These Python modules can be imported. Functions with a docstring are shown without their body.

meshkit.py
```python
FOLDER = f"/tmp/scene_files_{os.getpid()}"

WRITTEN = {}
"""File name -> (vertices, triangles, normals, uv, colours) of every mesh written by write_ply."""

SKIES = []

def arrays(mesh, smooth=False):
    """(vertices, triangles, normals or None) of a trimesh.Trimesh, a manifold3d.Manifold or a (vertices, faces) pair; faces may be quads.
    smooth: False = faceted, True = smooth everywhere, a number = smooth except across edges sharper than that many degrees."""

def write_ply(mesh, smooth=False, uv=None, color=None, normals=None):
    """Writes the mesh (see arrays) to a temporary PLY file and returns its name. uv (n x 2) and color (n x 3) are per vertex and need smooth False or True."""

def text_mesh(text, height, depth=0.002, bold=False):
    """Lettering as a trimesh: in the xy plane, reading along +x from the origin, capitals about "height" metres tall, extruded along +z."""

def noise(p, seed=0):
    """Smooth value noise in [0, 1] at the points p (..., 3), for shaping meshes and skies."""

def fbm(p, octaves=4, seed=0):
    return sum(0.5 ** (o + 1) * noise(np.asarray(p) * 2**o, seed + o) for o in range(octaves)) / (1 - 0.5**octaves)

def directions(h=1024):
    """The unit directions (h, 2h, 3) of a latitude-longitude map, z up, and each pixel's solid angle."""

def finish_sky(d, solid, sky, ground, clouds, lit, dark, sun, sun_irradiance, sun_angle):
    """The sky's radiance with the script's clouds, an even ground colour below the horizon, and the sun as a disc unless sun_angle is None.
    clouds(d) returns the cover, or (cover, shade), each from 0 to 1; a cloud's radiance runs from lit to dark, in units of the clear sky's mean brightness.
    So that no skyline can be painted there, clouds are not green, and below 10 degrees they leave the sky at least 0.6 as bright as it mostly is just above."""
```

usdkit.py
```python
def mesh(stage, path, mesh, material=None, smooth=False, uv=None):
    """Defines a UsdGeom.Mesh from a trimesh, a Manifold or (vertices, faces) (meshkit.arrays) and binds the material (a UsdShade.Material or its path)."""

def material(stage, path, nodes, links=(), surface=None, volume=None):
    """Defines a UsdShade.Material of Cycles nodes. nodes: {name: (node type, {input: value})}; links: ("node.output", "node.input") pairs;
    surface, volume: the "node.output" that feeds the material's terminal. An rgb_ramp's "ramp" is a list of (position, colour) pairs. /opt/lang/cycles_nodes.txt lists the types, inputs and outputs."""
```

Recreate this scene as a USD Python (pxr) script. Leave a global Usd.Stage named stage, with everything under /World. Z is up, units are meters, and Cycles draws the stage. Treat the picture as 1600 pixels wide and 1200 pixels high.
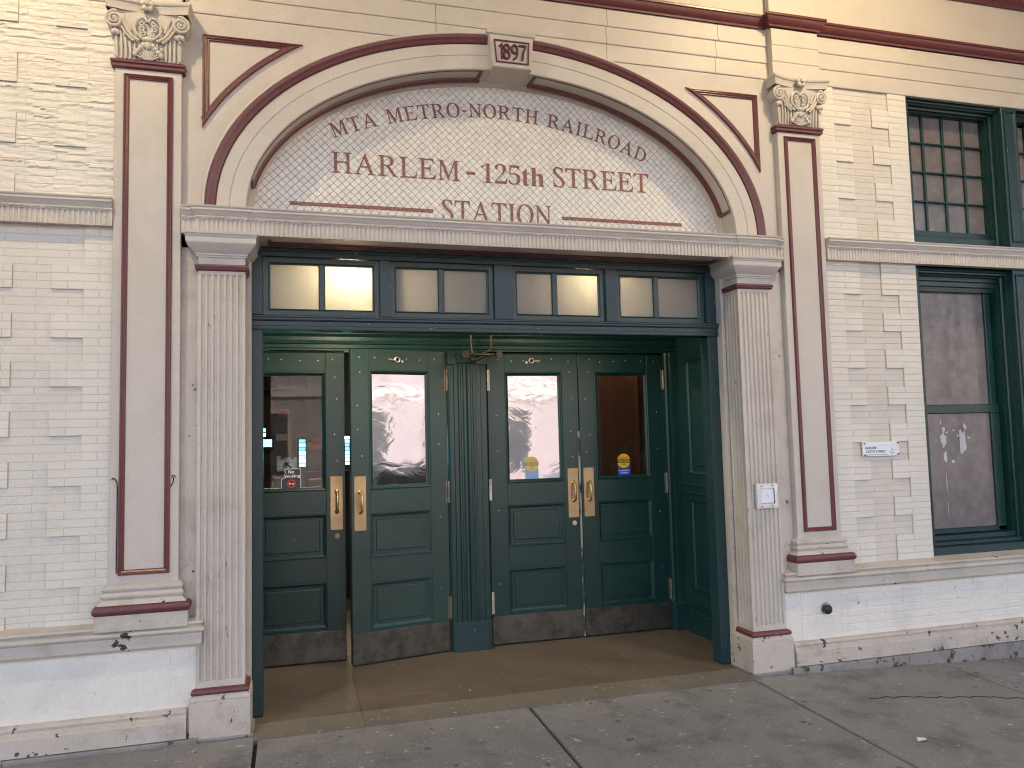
import math, random, json
import numpy as np, trimesh, usdkit, meshkit
from shapely.geometry import Polygon, LineString, Point, box as sbox
from shapely import affinity, union_all
from pxr import Usd, UsdGeom, UsdLux, UsdShade, Gf, Sdf

stage = Usd.Stage.CreateInMemory()
UsdGeom.SetStageUpAxis(stage, UsdGeom.Tokens.z)
UsdGeom.SetStageMetersPerUnit(stage, 1.0)
UsdGeom.Xform.Define(stage, '/World')
UsdGeom.Scope.Define(stage, '/World/Looks')
random.seed(7); RNG = np.random.default_rng(7)

# ------------------------------------------------------------------ camera, sky, sun, exposure
EXPOSURE = 2.3
CAM = np.array([-1.36, -4.70, 1.55])
PITCH, YAW, ROLL = (math.radians(a) for a in (4.2588, 15.8773, -1.4104))
FPX = 1227.0                       # focal length in pixels of a 1600 wide picture
cp, sp, cy, sy = math.cos(PITCH), math.sin(PITCH), math.cos(YAW), math.sin(YAW)
fwd = np.array([sy*cp, cy*cp, sp]); rt = np.array([cy, -sy, 0.0]); up = np.cross(rt, fwd)
right = math.cos(ROLL)*rt + math.sin(ROLL)*up; up = -math.sin(ROLL)*rt + math.cos(ROLL)*up
cam = UsdGeom.Camera.Define(stage, '/World/camera')
m4 = Gf.Matrix4d(*right, 0, *up, 0, *(-fwd), 0, *CAM, 1)
cam.AddTransformOp().Set(m4)
cam.CreateHorizontalApertureAttr(36.0); cam.CreateVerticalApertureAttr(27.0)
cam.CreateFocalLengthAttr(FPX/1600*36.0)
cam.CreateClippingRangeAttr(Gf.Vec2f(0.05, 2000))
cam.CreateExposureAttr(EXPOSURE)

SUN = np.array([0.35, 0.72, 0.62]); SUN = SUN/np.linalg.norm(SUN)     # high behind the station
sky_mat = usdkit.material(stage, '/World/Looks/sky', {
    's': ('sky_texture', {'sky_type': 'single_scattering', 'sun_disc': False,
                          'sun_elevation': math.asin(SUN[2]), 'sun_rotation': math.atan2(SUN[0], SUN[1]),
                          'aerosol_density': 4.0}),
    'b': ('background_shader', {'strength': 0.15})}, [('s.color', 'b.color')], surface='b.background')
dome = UsdLux.DomeLight.Define(stage, '/World/sky')
UsdShade.MaterialBindingAPI.Apply(dome.GetPrim()).Bind(sky_mat)
dome.GetPrim().SetCustomDataByKey('kind', 'structure')
dome.GetPrim().SetCustomDataByKey('label', 'bright hazy daylight sky over the street')
sun = UsdLux.DistantLight.Define(stage, '/World/sun')
sun.CreateIntensityAttr(0.55); sun.CreateAngleAttr(0.53); sun.CreateColorAttr(Gf.Vec3f(1, .95, .87))
sun.CreateNormalizeAttr(True)
zax = SUN; xax = np.cross([0, 0, 1], zax); xax /= np.linalg.norm(xax); yax = np.cross(zax, xax)
sun.AddTransformOp().Set(Gf.Matrix4d(*xax, 0, *yax, 0, *zax, 0, 0, 0, 0, 1))

# ------------------------------------------------------------------ helpers: prims
COUNT = {}
def fresh(parent, name):
    k = (str(parent), name); n = COUNT.get(k, 0); COUNT[k] = n+1
    return f'{parent}/{name}' + (f'_{n:03d}' if n else '')
def tag(p, label=None, cat=None, group=None, kind=None):
    p = p.GetPrim() if hasattr(p, 'GetPrim') else p
    for k, v in (('label', label), ('category', cat), ('group', group), ('kind', kind)):
        if v: p.SetCustomDataByKey(k, v)
    return p
def thing(name, label=None, cat=None, loc=None, rz=0, group=None, kind=None):
    x = UsdGeom.Xform.Define(stage, fresh('/World', name))
    if loc is not None: x.AddTranslateOp().Set(Gf.Vec3d(*map(float, loc)))
    if rz: x.AddRotateZOp().Set(float(rz))
    return tag(x, label, cat, group, kind)
def obj(name, mesh, mat, parent=None, smooth=False, **kw):
    path = fresh(parent.GetPath() if parent is not None else '/World', name)
    if isinstance(mesh, (list, tuple)) and not isinstance(mesh[0], np.ndarray):
        mesh = trimesh.util.concatenate([x for x in mesh if x is not None])
    p = usdkit.mesh(stage, path, mesh, M[mat], smooth=smooth)
    return tag(p, **kw)

# ------------------------------------------------------------------ helpers: shapes
def box(x0, x1, y0, y1, z0, z1):
    b = trimesh.creation.box(extents=(abs(x1-x0), abs(y1-y0), abs(z1-z0)))
    b.apply_translation(((x0+x1)/2, (y0+y1)/2, (z0+z1)/2)); return b
_s = np.array([[a, b, c] for a in (-1, 1) for b in (-1, 1) for c in (-1, 1)], float)
_t = np.concatenate([_s*(np.array([1, 1, 1])-.2*(1-np.eye(3)[k])) for k in range(3)])
_h = trimesh.Trimesh(_t, process=False).convex_hull
_ix = [int(np.argmin(np.abs(_t-v).sum(1))) for v in _h.vertices]
CB_F = np.array(_ix)[_h.faces]
def cbox(x0, x1, y0, y1, z0, z1, c=.004):
    h = np.array([abs(x1-x0), abs(y1-y0), abs(z1-z0)])/2; ctr = np.array([x0+x1, y0+y1, z0+z1])/2
    c = min(c, *(h*.9))
    v = np.concatenate([_s*(h-c*(1-np.eye(3)[k])) for k in range(3)])+ctr
    return trimesh.Trimesh(v, CB_F.copy(), process=False)
def rough_brick(x0, x1, yf, yb, z0, z1, amp, seed, nx=10, nz=3):
    xs = np.linspace(x0, x1, nx+1); zs = np.linspace(z0, z1, nz+1)
    X, Z = np.meshgrid(xs, zs); p = np.stack([X, np.full_like(X, yf), Z], -1)
    q = p*np.array([1, 0, 1])
    wob = .035*meshkit.fbm(q*np.array([7, 0, 7]), 3, 8)+.012*meshkit.noise(q*np.array([31, 0, 20]), 4)
    zz = (Z+wob)/.047+.35*np.floor(X/.14+.7*meshkit.noise(q*np.array([2, 0, 9]), 3))
    fr = zz-np.floor(zz)                                  # broken ledges: each juts out towards its foot
    led = (1-fr)**1.5*meshkit.noise(np.stack([X*6, np.floor(zz)*7.3, X*0], -1), 6)
    d = .75*led+.5*meshkit.fbm(q*np.array([38, 0, 70]), 3, 2)-.45
    edge = np.minimum(np.minimum(X-x0, x1-X)/.006, np.minimum(Z-z0, z1-Z)/.004).clip(0, 1)
    p[..., 1] += -amp*2*d*(.45+.55*edge) + (1-edge)*.0012
    f = p.reshape(-1, 3); b = f.copy(); b[:, 1] = yb
    idx = np.arange(len(f)).reshape(nz+1, nx+1)
    F = []
    for i in range(nz):
        for j in range(nx):
            a, bb, c, d_ = idx[i, j], idx[i, j+1], idx[i+1, j+1], idx[i+1, j]
            F += [(a, bb, c), (a, c, d_)]
    ring = list(idx[0, :])+list(idx[1:, -1])+list(idx[-1, -2::-1])+list(idx[-2:0:-1, 0])
    n = len(f)
    for a, c in zip(ring, ring[1:]+ring[:1]):
        F += [(a, a+n, c+n), (a, c+n, c)]
    return trimesh.Trimesh(np.vstack([f, b]), np.array(F), process=False)
def sweep(path, prof, closed=False, to=None, caps=True):
    """sweeps a closed profile [(offset to the left of the path, height)] along a plane path with mitred corners; to maps (u, v, h) to xyz."""
    P = np.array(path, float); n = len(P)
    d = np.roll(P, -1, 0)-P; d = d/np.maximum(np.linalg.norm(d, axis=1, keepdims=True), 1e-12)
    nl = np.stack([-d[:, 1], d[:, 0]], 1)
    mit = np.zeros_like(P)
    for i in range(n):
        if not closed and i == 0: mit[i] = nl[0]; continue
        if not closed and i == n-1: mit[i] = nl[n-2]; continue
        a, b = nl[i-1], nl[i]; s = a+b; mit[i] = s/max(1e-6, (s @ s)/2)
    pr = np.array(prof, float); k = len(pr)
    V = np.zeros((n, k, 3)); V[..., :2] = P[:, None]+mit[:, None]*pr[None, :, :1]; V[..., 2] = pr[None, :, 1]
    V = V.reshape(-1, 3); F = []
    for i in range(n if closed else n-1):
        j = (i+1) % n
        for q in range(k):
            w = (q+1) % k
            F += [(i*k+q, j*k+q, j*k+w), (i*k+q, j*k+w, i*k+w)]
    if not closed and caps:
        try:
            tv, tf = trimesh.creation.triangulate_polygon(Polygon(pr), engine='earcut')
            mp = [int(np.argmin(np.abs(pr-v).sum(1))) for v in tv]
            for t in tf:
                t = [mp[x] for x in t]; F.append(t[::-1]); F.append([(n-1)*k+x for x in t])
        except Exception: pass
    m = trimesh.Trimesh(to(V[:, 0], V[:, 1], V[:, 2]) if to else V, np.array(F), process=False)
    return m
def XZ(y0):      # facade plane: u = x, v = z, height towards the street
    return lambda u, v, h: np.stack([u, y0-h, v], -1)
PLAN = lambda u, v, h: np.stack([u, v, h], -1)
def YZ(x0, s=1):
    return lambda u, v, h: np.stack([x0+s*h, u, v], -1)
def tube(path, r, sides=8, closed=False):
    P = np.array(path, float); n = len(P); r = np.broadcast_to(np.asarray(r, float), n)
    T = np.gradient(P, axis=0); T /= np.maximum(np.linalg.norm(T, axis=1, keepdims=True), 1e-9)
    u = np.cross(T[0], [0, 0, 1.0]);
    if np.linalg.norm(u) < .1: u = np.cross(T[0], [1.0, 0, 0])
    V = []
    for i in range(n):
        u = u-T[i]*(u @ T[i]); u /= np.linalg.norm(u); w = np.cross(T[i], u)
        a = np.arange(sides)/sides*2*math.pi
        V.append(P[i]+r[i]*(np.cos(a)[:, None]*u+np.sin(a)[:, None]*w))
    V = np.concatenate(V+[P[:1], P[-1:]]); F = []
    for i in range(n-1):
        for q in range(sides):
            w = (q+1) % sides; F += [(i*sides+q, i*sides+w, (i+1)*sides+w), (i*sides+q, (i+1)*sides+w, (i+1)*sides+q)]
    c0, c1 = n*sides, n*sides+1
    for q in range(sides):
        w = (q+1) % sides; F += [(c0, w, q), (c1, (n-1)*sides+q, (n-1)*sides+w)]
    return trimesh.Trimesh(V, np.array(F), process=False)
def cyl(p0, p1, r, sides=16):
    p0, p1 = np.array(p0, float), np.array(p1, float)
    return tube([p0, p0+(p1-p0)*.5, p1], r, sides)
def ball(c, r, sub=2):
    s = trimesh.creation.icosphere(sub, 1.0); s.apply_scale(1)
    s.vertices = s.vertices*np.broadcast_to(np.asarray(r, float), 3)+np.array(c); return s
def plate(poly, depth, to):
    """extrudes a shapely polygon; to maps (u, v, h)."""
    out = []
    for g in getattr(poly, 'geoms', [poly]):
        if g.is_empty or g.area < 1e-8: continue
        m = trimesh.creation.extrude_polygon(g, depth, engine='earcut')
        v = m.vertices; m = trimesh.Trimesh(to(v[:, 0], v[:, 1], v[:, 2]), m.faces, process=False); out.append(m)
    return trimesh.util.concatenate(out) if out else None
def circ(x, y, r): return Point(x, y).buffer(r, 10)
def sans(text, height, x, z, y, depth=.0012, to=None, width=None, bold=True):
    t = meshkit.text_mesh(text, height, depth, bold=bold); v = np.array(t.vertices)
    if width: v[:, 0] *= width/(v[:, 0].max())
    to = to or XZ(y)
    return trimesh.Trimesh(to(v[:, 0]+x, v[:, 1]+z, v[:, 2]), t.faces, process=False)
def union_plan(polys, z0, z1):
    return plate(union_all(polys), z1-z0, lambda u, v, h: np.stack([u, v, z0+h], -1))

# ------------------------------------------------------------------ materials
M = {}
def paint(name, col, rough=.5, var=.10, chip=None, chip_amt=.0, chip_scale=30, bump=.25, bscale=70, dirt=None, dirt_amt=.0, dirt_scale=3.0, spec=.5, fine=160, fine_amt=.2, lump=0.0, stretch=None, coat=0.0):
    """painted or bare surface: broad tone drift, fine mottling, dirt patches and chips of the layer below, with relief."""
    c = np.array(col, float)
    nodes = {'g': ('geometry', {}),
             'n1': ('noise_texture', {'scale': 1.7, 'detail': 5.0, 'roughness': .6}),
             'r1': ('rgb_ramp', {'ramp': [(.25, tuple(c*(1-var))), (.55, tuple(c)), (.8, tuple(np.minimum(c*(1+var*.6), .95)))]}),
             'n2': ('noise_texture', {'scale': float(fine), 'detail': 3.0}),
             'm2': ('mix_color', {'blend_type': 'multiply', 'fac': .55}),
             'r2': ('rgb_ramp', {'ramp': [(.3, (1-fine_amt,)*3), (.7, (1+fine_amt*.6,)*3)]}),
             'p': ('principled_bsdf', {'roughness': rough, 'specular_ior_level': spec, 'coat_weight': coat, 'coat_roughness': .12}),
             'nb': ('noise_texture', {'scale': float(bscale), 'detail': 4.0, 'roughness': .6}),
             'b': ('bump', {'strength': bump, 'distance': .004})}
    links = [('n1.fac', 'r1.fac'), ('n2.fac', 'r2.fac'), ('r1.color', 'm2.a'), ('r2.color', 'm2.b'),
             ('nb.fac', 'b.height'), ('b.normal', 'p.normal')]
    pos = 'g.position'
    if stretch:
        nodes['mp'] = ('mapping', {'scale': stretch}); links.append(('g.position', 'mp.vector')); pos2 = 'mp.vector'
    else: pos2 = pos
    links += [(pos, 'n1.vector'), (pos2, 'n2.vector'), (pos2, 'nb.vector')]
    last = 'm2.result'; rlast = None
    if dirt is not None:
        nodes['nd'] = ('noise_texture', {'scale': dirt_scale, 'detail': 8.0, 'roughness': .68})
        nodes['rd'] = ('map_range', {'from_min': .5, 'from_max': .78, 'to_min': 0.0, 'to_max': dirt_amt, 'clamp': True})
        nodes['md'] = ('mix_color', {'b': tuple(dirt)})
        links += [(pos, 'nd.vector'), ('nd.fac', 'rd.value'), ('rd.result', 'md.fac'), (last, 'md.a')]; last = 'md.result'
    if chip is not None:
        t = 1-chip_amt
        nodes['nc'] = ('noise_texture', {'scale': float(chip_scale), 'detail': 6.0, 'roughness': .62})
        nodes['rc'] = ('map_range', {'from_min': t, 'from_max': t+.015, 'clamp': True})
        nodes['mc'] = ('mix_color', {'b': tuple(chip)})
        nodes['hh'] = ('math', {'math_type': 'multiply_add', 'value2': -1.2})
        links += [(pos2, 'nc.vector'), ('nc.fac', 'rc.value'), ('rc.result', 'mc.fac'), (last, 'mc.a'),
                  ('rc.result', 'hh.value1'), ('nb.fac', 'hh.value3')]
        links[:] = [l for l in links if l != ('nb.fac', 'b.height')]+[('hh.value', 'b.height')]
        last = 'mc.result'
    nodes['rr'] = ('map_range', {'from_min': .3, 'from_max': .7, 'to_min': max(.02, rough-.08), 'to_max': min(1, rough+.12)})
    links += [(last, 'p.base_color'), ('n2.fac', 'rr.value'), ('rr.result', 'p.roughness')]
    M[name] = usdkit.material(stage, '/World/Looks/'+name, nodes, links, surface='p.BSDF')
def plain(name, col, rough=.5, metal=0.0, emit=None, es=0.0, spec=.5):
    d = {'base_color': tuple(col), 'roughness': rough, 'metallic': metal, 'specular_ior_level': spec}
    if emit is not None: d['emission_color'] = tuple(emit); d['emission_strength'] = es
    M[name] = usdkit.material(stage, '/World/Looks/'+name, {'p': ('principled_bsdf', d)}, [], surface='p.BSDF')
def metal(name, col, rough=.35, dirt=(.05, .04, .03), amt=.6, dscale=6.0, bump=.1):
    M[name] = usdkit.material(stage, '/World/Looks/'+name, {
        'g': ('geometry', {}), 'n': ('noise_texture', {'scale': dscale, 'detail': 8.0, 'roughness': .7}),
        'f': ('noise_texture', {'scale': 90.0, 'detail': 4.0}),
        'r': ('map_range', {'from_min': .42, 'from_max': .72, 'to_min': 0.0, 'to_max': amt, 'clamp': True}),
        'mx': ('mix_color', {'a': tuple(col), 'b': tuple(dirt)}),
        'rr': ('map_range', {'from_min': .3, 'from_max': .7, 'to_min': rough-.08, 'to_max': rough+.18}),
        'b': ('bump', {'strength': bump, 'distance': .002}),
        'p': ('principled_bsdf', {'metallic': .92})},
        [('g.position', 'n.vector'), ('g.position', 'f.vector'), ('n.fac', 'r.value'), ('r.result', 'mx.fac'), ('mx.result', 'p.base_color'),
         ('n.fac', 'rr.value'), ('rr.result', 'p.roughness'), ('f.fac', 'b.height'), ('b.normal', 'p.normal')], surface='p.BSDF')
CREAM = (.555, .488, .425); MAR = (.135, .036, .034); GRN = (.006, .031, .027)
paint('cream', CREAM, .5, .06, chip=(.22, .17, .13), chip_amt=.265, chip_scale=26, dirt=(.36, .28, .21), dirt_amt=.35, bump=.16)
paint('cream_worn', CREAM, .55, .10, chip=(.10, .075, .06), chip_amt=.335, chip_scale=22, dirt=(.27, .21, .16), dirt_amt=.65, dirt_scale=5, bump=.4)
paint('cream_flute', CREAM, .5, .06, chip=(.12, .09, .07), chip_amt=.325, chip_scale=22, dirt=(.30, .22, .16), dirt_amt=.55, bump=.4, stretch=(2.4, 2.4, .5))
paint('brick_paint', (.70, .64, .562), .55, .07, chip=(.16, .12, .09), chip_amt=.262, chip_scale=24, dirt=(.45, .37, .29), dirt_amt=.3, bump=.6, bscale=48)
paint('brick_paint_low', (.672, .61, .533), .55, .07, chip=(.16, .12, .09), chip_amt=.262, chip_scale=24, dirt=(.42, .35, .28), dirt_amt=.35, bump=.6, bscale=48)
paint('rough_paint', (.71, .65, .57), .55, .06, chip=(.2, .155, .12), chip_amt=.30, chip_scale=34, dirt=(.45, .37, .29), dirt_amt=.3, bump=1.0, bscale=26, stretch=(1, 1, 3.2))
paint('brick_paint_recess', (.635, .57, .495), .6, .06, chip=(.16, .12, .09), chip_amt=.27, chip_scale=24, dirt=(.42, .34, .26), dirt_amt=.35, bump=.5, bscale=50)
paint('mortar', (.56, .50, .43), .75, .1, bump=.5)
paint('white_dado', (.76, .70, .625), .5, .05, chip=(.13, .11, .1), chip_amt=.29, chip_scale=20, dirt=(.50, .46, .41), dirt_amt=.6, bump=.9, bscale=38)
paint('plinth_paint', (.53, .455, .385), .6, .12, chip=(.07, .055, .05), chip_amt=.37, chip_scale=16, dirt=(.2, .16, .13), dirt_amt=.75, dirt_scale=6, bump=.7, bscale=40)
paint('ledge_paint', (.53, .465, .40), .55, .1, chip=(.025, .02, .02), chip_amt=.35, chip_scale=8, dirt=(.27, .21, .16), dirt_amt=.6, dirt_scale=5, bump=.4)
paint('maroon', MAR, .31, .12, chip=(.42, .30, .24), chip_amt=.255, chip_scale=30, bump=.2)
paint('maroon_worn', MAR, .4, .12, chip=(.50, .40, .34), chip_amt=.34, chip_scale=24, bump=.3)
paint('green', GRN, .30, .16, chip=(.30, .31, .28), chip_amt=.285, chip_scale=38, dirt=(.022, .05, .046), dirt_amt=.4, bump=.22, bscale=60)
paint('green_worn', (.009, .033, .037), .38, .15, chip=(.42, .42, .39), chip_amt=.32, chip_scale=34, dirt=(.026, .042, .042), dirt_amt=.5, bump=.3)
paint('green_scuffed', (.019, .046, .039), .33, .2, chip=(.035, .04, .04), chip_amt=.31, chip_scale=24, dirt=(.014, .046, .041), dirt_amt=1.0, dirt_scale=2.0, bump=.35)
paint('astragal', (.36, .32, .27), .6, .15, chip=(.03, .045, .04), chip_amt=.52, chip_scale=26, bump=.6, stretch=(1, 1, .25))
paint('tile', (.74, .69, .62), .22, .05, dirt=(.52, .45, .38), dirt_amt=.25, bump=.05, fine=40)
paint('grout', (.27, .195, .15), .8, .1, bump=.3)
paint('terracotta', (.25, .090, .048), .35, .14, bump=.12, fine=60)
paint('letter_joint', (.60, .50, .40), .7)
paint('concrete', (.235, .222, .224), .72, .14, chip=(.42, .41, .40), chip_amt=.355, chip_scale=17, dirt=(.06, .056, .058), dirt_amt=.9, dirt_scale=2.9, bump=.8, bscale=70, fine=95, fine_amt=.5)
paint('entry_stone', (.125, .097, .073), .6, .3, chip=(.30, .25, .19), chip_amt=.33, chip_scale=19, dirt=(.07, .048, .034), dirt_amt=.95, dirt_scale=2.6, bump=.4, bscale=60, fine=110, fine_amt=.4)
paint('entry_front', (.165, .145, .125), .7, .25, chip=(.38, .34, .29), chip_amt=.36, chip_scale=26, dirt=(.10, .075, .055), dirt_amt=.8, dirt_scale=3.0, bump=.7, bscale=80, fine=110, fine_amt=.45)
paint('joint', (.03, .026, .023), .9, .2)
paint('foundation', (.27, .245, .225), .8, .25, chip=(.07, .06, .055), chip_amt=.40, chip_scale=14, dirt=(.13, .115, .105), dirt_amt=.8, dirt_scale=6, bump=1.0, bscale=30)
paint('pane_paint', (.175, .15, .148), .15, .10, dirt=(.24, .21, .21), dirt_amt=.4, dirt_scale=1.1, bump=.03, fine=14)
paint('peeled', (.52, .49, .50), .6, .08, bump=.3)
metal('kick', (.125, .115, .095), .42, (.035, .035, .032), 1.0, 9.0, .2)
metal('bronze_plate', (.47, .335, .19), .36, (.27, .18, .10), .5, 5.0, .08)
metal('brass', (.72, .47, .17), .2, (.38, .24, .08), .5, 9.0)
metal('hinge_metal', (.30, .25, .2), .4, (.10, .07, .05), .8, 14.0)
metal('hinge_bright', (.75, .66, .56), .42, (.33, .27, .2), .8, 22.0)
metal('iron', (.10, .09, .075), .5, (.06, .05, .035), .8, 10.0, .3)
metal('steel', (.62, .63, .66), .3, (.4, .4, .42), .4, 10.0)
plain('black', (.012, .012, .013), .45); plain('void', (.006, .006, .006), .8)
plain('white_enamel', (.74, .75, .78), .3); plain('screw', (.62, .62, .58), .4)
plain('ink', (.02, .02, .022), .5); plain('yellow', (.74, .42, .015), .4); plain('yellow_faded', (.62, .44, .13), .45)
plain('blue', (.012, .06, .36), .4); plain('blue_faded', (.22, .33, .55), .45); plain('decal_white', (.78, .78, .78), .4)
plain('decal_dark', (.025, .03, .045), .4); plain('decal_red', (.55, .03, .03), .4); plain('ink_faded', (.26, .19, .08), .5)
plain('paper', (.72, .71, .69), .7)
# glass
M['clear_glass'] = usdkit.material(stage, '/World/Looks/clear_glass', {
    't': ('transparent_bsdf', {'color': (.82, .86, .85)}), 'gl': ('glossy_bsdf', {'color': (.9, .9, .9), 'roughness': .02}),
    'f': ('fresnel', {'IOR': 1.33}), 'm': ('mix_closure', {})},
    [('f.fac', 'm.fac'), ('t.BSDF', 'm.closure1'), ('gl.BSDF', 'm.closure2')], surface='m.closure')
def film(name, seed, tint):   # silvered privacy film, badly wrinkled
    M[name] = usdkit.material(stage, '/World/Looks/'+name, {
        'g': ('geometry', {}), 'mp': ('mapping', {'scale': (1.0, 1.0, 1.5), 'location': (seed, 0, seed*.7)}),
        'n': ('noise_texture', {'scale': 6.0, 'detail': 2.0, 'roughness': .45, 'distortion': .9}),
        'n0': ('noise_texture', {'scale': 1.6, 'detail': 1.0}),
        'nh': ('math', {'math_type': 'multiply_add', 'value2': 4.0}),
        'b': ('bump', {'strength': .13, 'distance': .006}),
        'gl': ('glossy_bsdf', {'color': tint, 'roughness': .05}), 't': ('transparent_bsdf', {'color': (.3, .3, .3)}),
        'm': ('mix_closure', {'fac': .94})},
        [('g.position', 'mp.vector'), ('mp.vector', 'n.vector'), ('mp.vector', 'n0.vector'), ('n0.fac', 'nh.value1'), ('n.fac', 'nh.value3'), ('nh.value', 'b.height'), ('b.normal', 'gl.normal'),
         ('t.BSDF', 'm.closure1'), ('gl.BSDF', 'm.closure2')], surface='m.closure')
film('mirror_film', 1.3, (.35, .35, .38)); film('mirror_film_b', 5.7, (.34, .335, .36))
M['frosted'] = usdkit.material(stage, '/World/Looks/frosted', {
    'g': ('geometry', {}), 'n': ('noise_texture', {'scale': 130.0, 'detail': 2.0}), 'nd': ('noise_texture', {'scale': 60.0, 'detail': 3.0}),
    'rd': ('map_range', {'from_min': .62, 'from_max': .72, 'to_min': 0.0, 'to_max': .45, 'clamp': True}),
    'c': ('mix_color', {'a': (.74, .70, .62), 'b': (.32, .27, .2)}),
    'b': ('bump', {'strength': .3, 'distance': .002}),
    'd': ('diffuse_bsdf', {'color': (.30, .28, .26)}), 'tl': ('translucent_bsdf', {}),
    'gl': ('glossy_bsdf', {'roughness': .32, 'color': (.8, .8, .8)}), 'f': ('fresnel', {'IOR': 1.45}),
    'm1': ('mix_closure', {'fac': .68}), 'm2': ('mix_closure', {})},
    [('g.position', 'n.vector'), ('g.position', 'nd.vector'), ('nd.fac', 'rd.value'), ('rd.result', 'c.fac'), ('c.result', 'tl.color'),
     ('n.fac', 'b.height'), ('b.normal', 'gl.normal'), ('d.BSDF', 'm1.closure1'), ('tl.BSDF', 'm1.closure2'),
     ('f.fac', 'm2.fac'), ('m1.closure', 'm2.closure1'), ('gl.BSDF', 'm2.closure2')], surface='m2.closure')
def glow(name, col, st):
    M[name] = usdkit.material(stage, '/World/Looks/'+name, {'e': ('emission', {'color': tuple(col), 'strength': st})}, [], surface='e.emission')
glow('lamp_warm', (1.0, .84, .56), 72.0); glow('lamp_warm_dim', (1.0, .84, .56), 36.0); glow('lamp_hall', (1.0, .70, .42), 16.0); glow('lamp_viaduct', (1.0, .80, .45), 85.0)
glow('screen_cyan', (.08, .75, 1.0), 3.2); glow('screen_white', (.75, .93, 1.0), 4.5); glow('screen_blue', (.05, .16, 1.0), 2.0); glow('screen_teal', (.1, .9, .7), 2.4)

# ------------------------------------------------------------------ ground, pavement, entry floor
def ground_z(x, y):
    x = np.asarray(x, float); y = np.asarray(y, float)
    t = np.clip(x-1.3, 0, 12); a = -.040*(t**2/(t+.25))
    return a+.024*np.minimum(0, y+.15)
def slab_mesh(x0, x1, y0, y1, top, thick=.05, c=.006, n=8):
    xs = np.unique(np.concatenate([[x0, x0+c], np.linspace(x0+c, x1-c, n), [x1]])); ys = np.unique(np.concatenate([[y0, y0+c], np.linspace(y0+c, y1-c, n), [y1]]))
    X, Y = np.meshgrid(xs, ys); Z = top(X, Y)+.003*(meshkit.fbm(np.stack([X*2, Y*2, X*0], -1), 3, 5)-.5)
    e = (X < x0+c*.5) | (X > x1-c*.5) | (Y < y0+c*.5) | (Y > y1-c*.5)
    Z = Z-e*c
    p = np.stack([X, Y, Z], -1).reshape(-1, 3); ny, nx = X.shape; F = []
    for i in range(ny-1):
        for j in range(nx-1):
            a, b, d, f = i*nx+j, i*nx+j+1, (i+1)*nx+j+1, (i+1)*nx+j; F += [(a, b, d), (a, d, f)]
    ring = list(range(nx))+[k*nx+nx-1 for k in range(1, ny)]+[(ny-1)*nx+k for k in range(nx-2, -1, -1)]+[k*nx for k in range(ny-2, 0, -1)]
    q = p.copy(); q[:, 2] -= thick; n0 = len(p)
    for a, b in zip(ring, ring[1:]+ring[:1]): F += [(a, a+n0, b+n0), (a, b+n0, b)]
    return trimesh.Trimesh(np.vstack([p, q]), np.array(F), process=False)
def ground_sheet(x0, x1, y0, y1, z):
    v = np.array([[x0, y0, z], [x1, y0, z], [x1, y1, z], [x0, y1, z]], float); return trimesh.Trimesh(v, [[0, 1, 2], [0, 2, 3]], process=False)
paint('asphalt', (.055, .055, .057), .85, .2, bump=.5, bscale=40)
paint('earth', (.11, .10, .09), .9, .2)
obj('ground', ground_sheet(-400, 400, -400, 400, -.62), 'earth', kind='structure', label='dull city ground around the station block')
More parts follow.
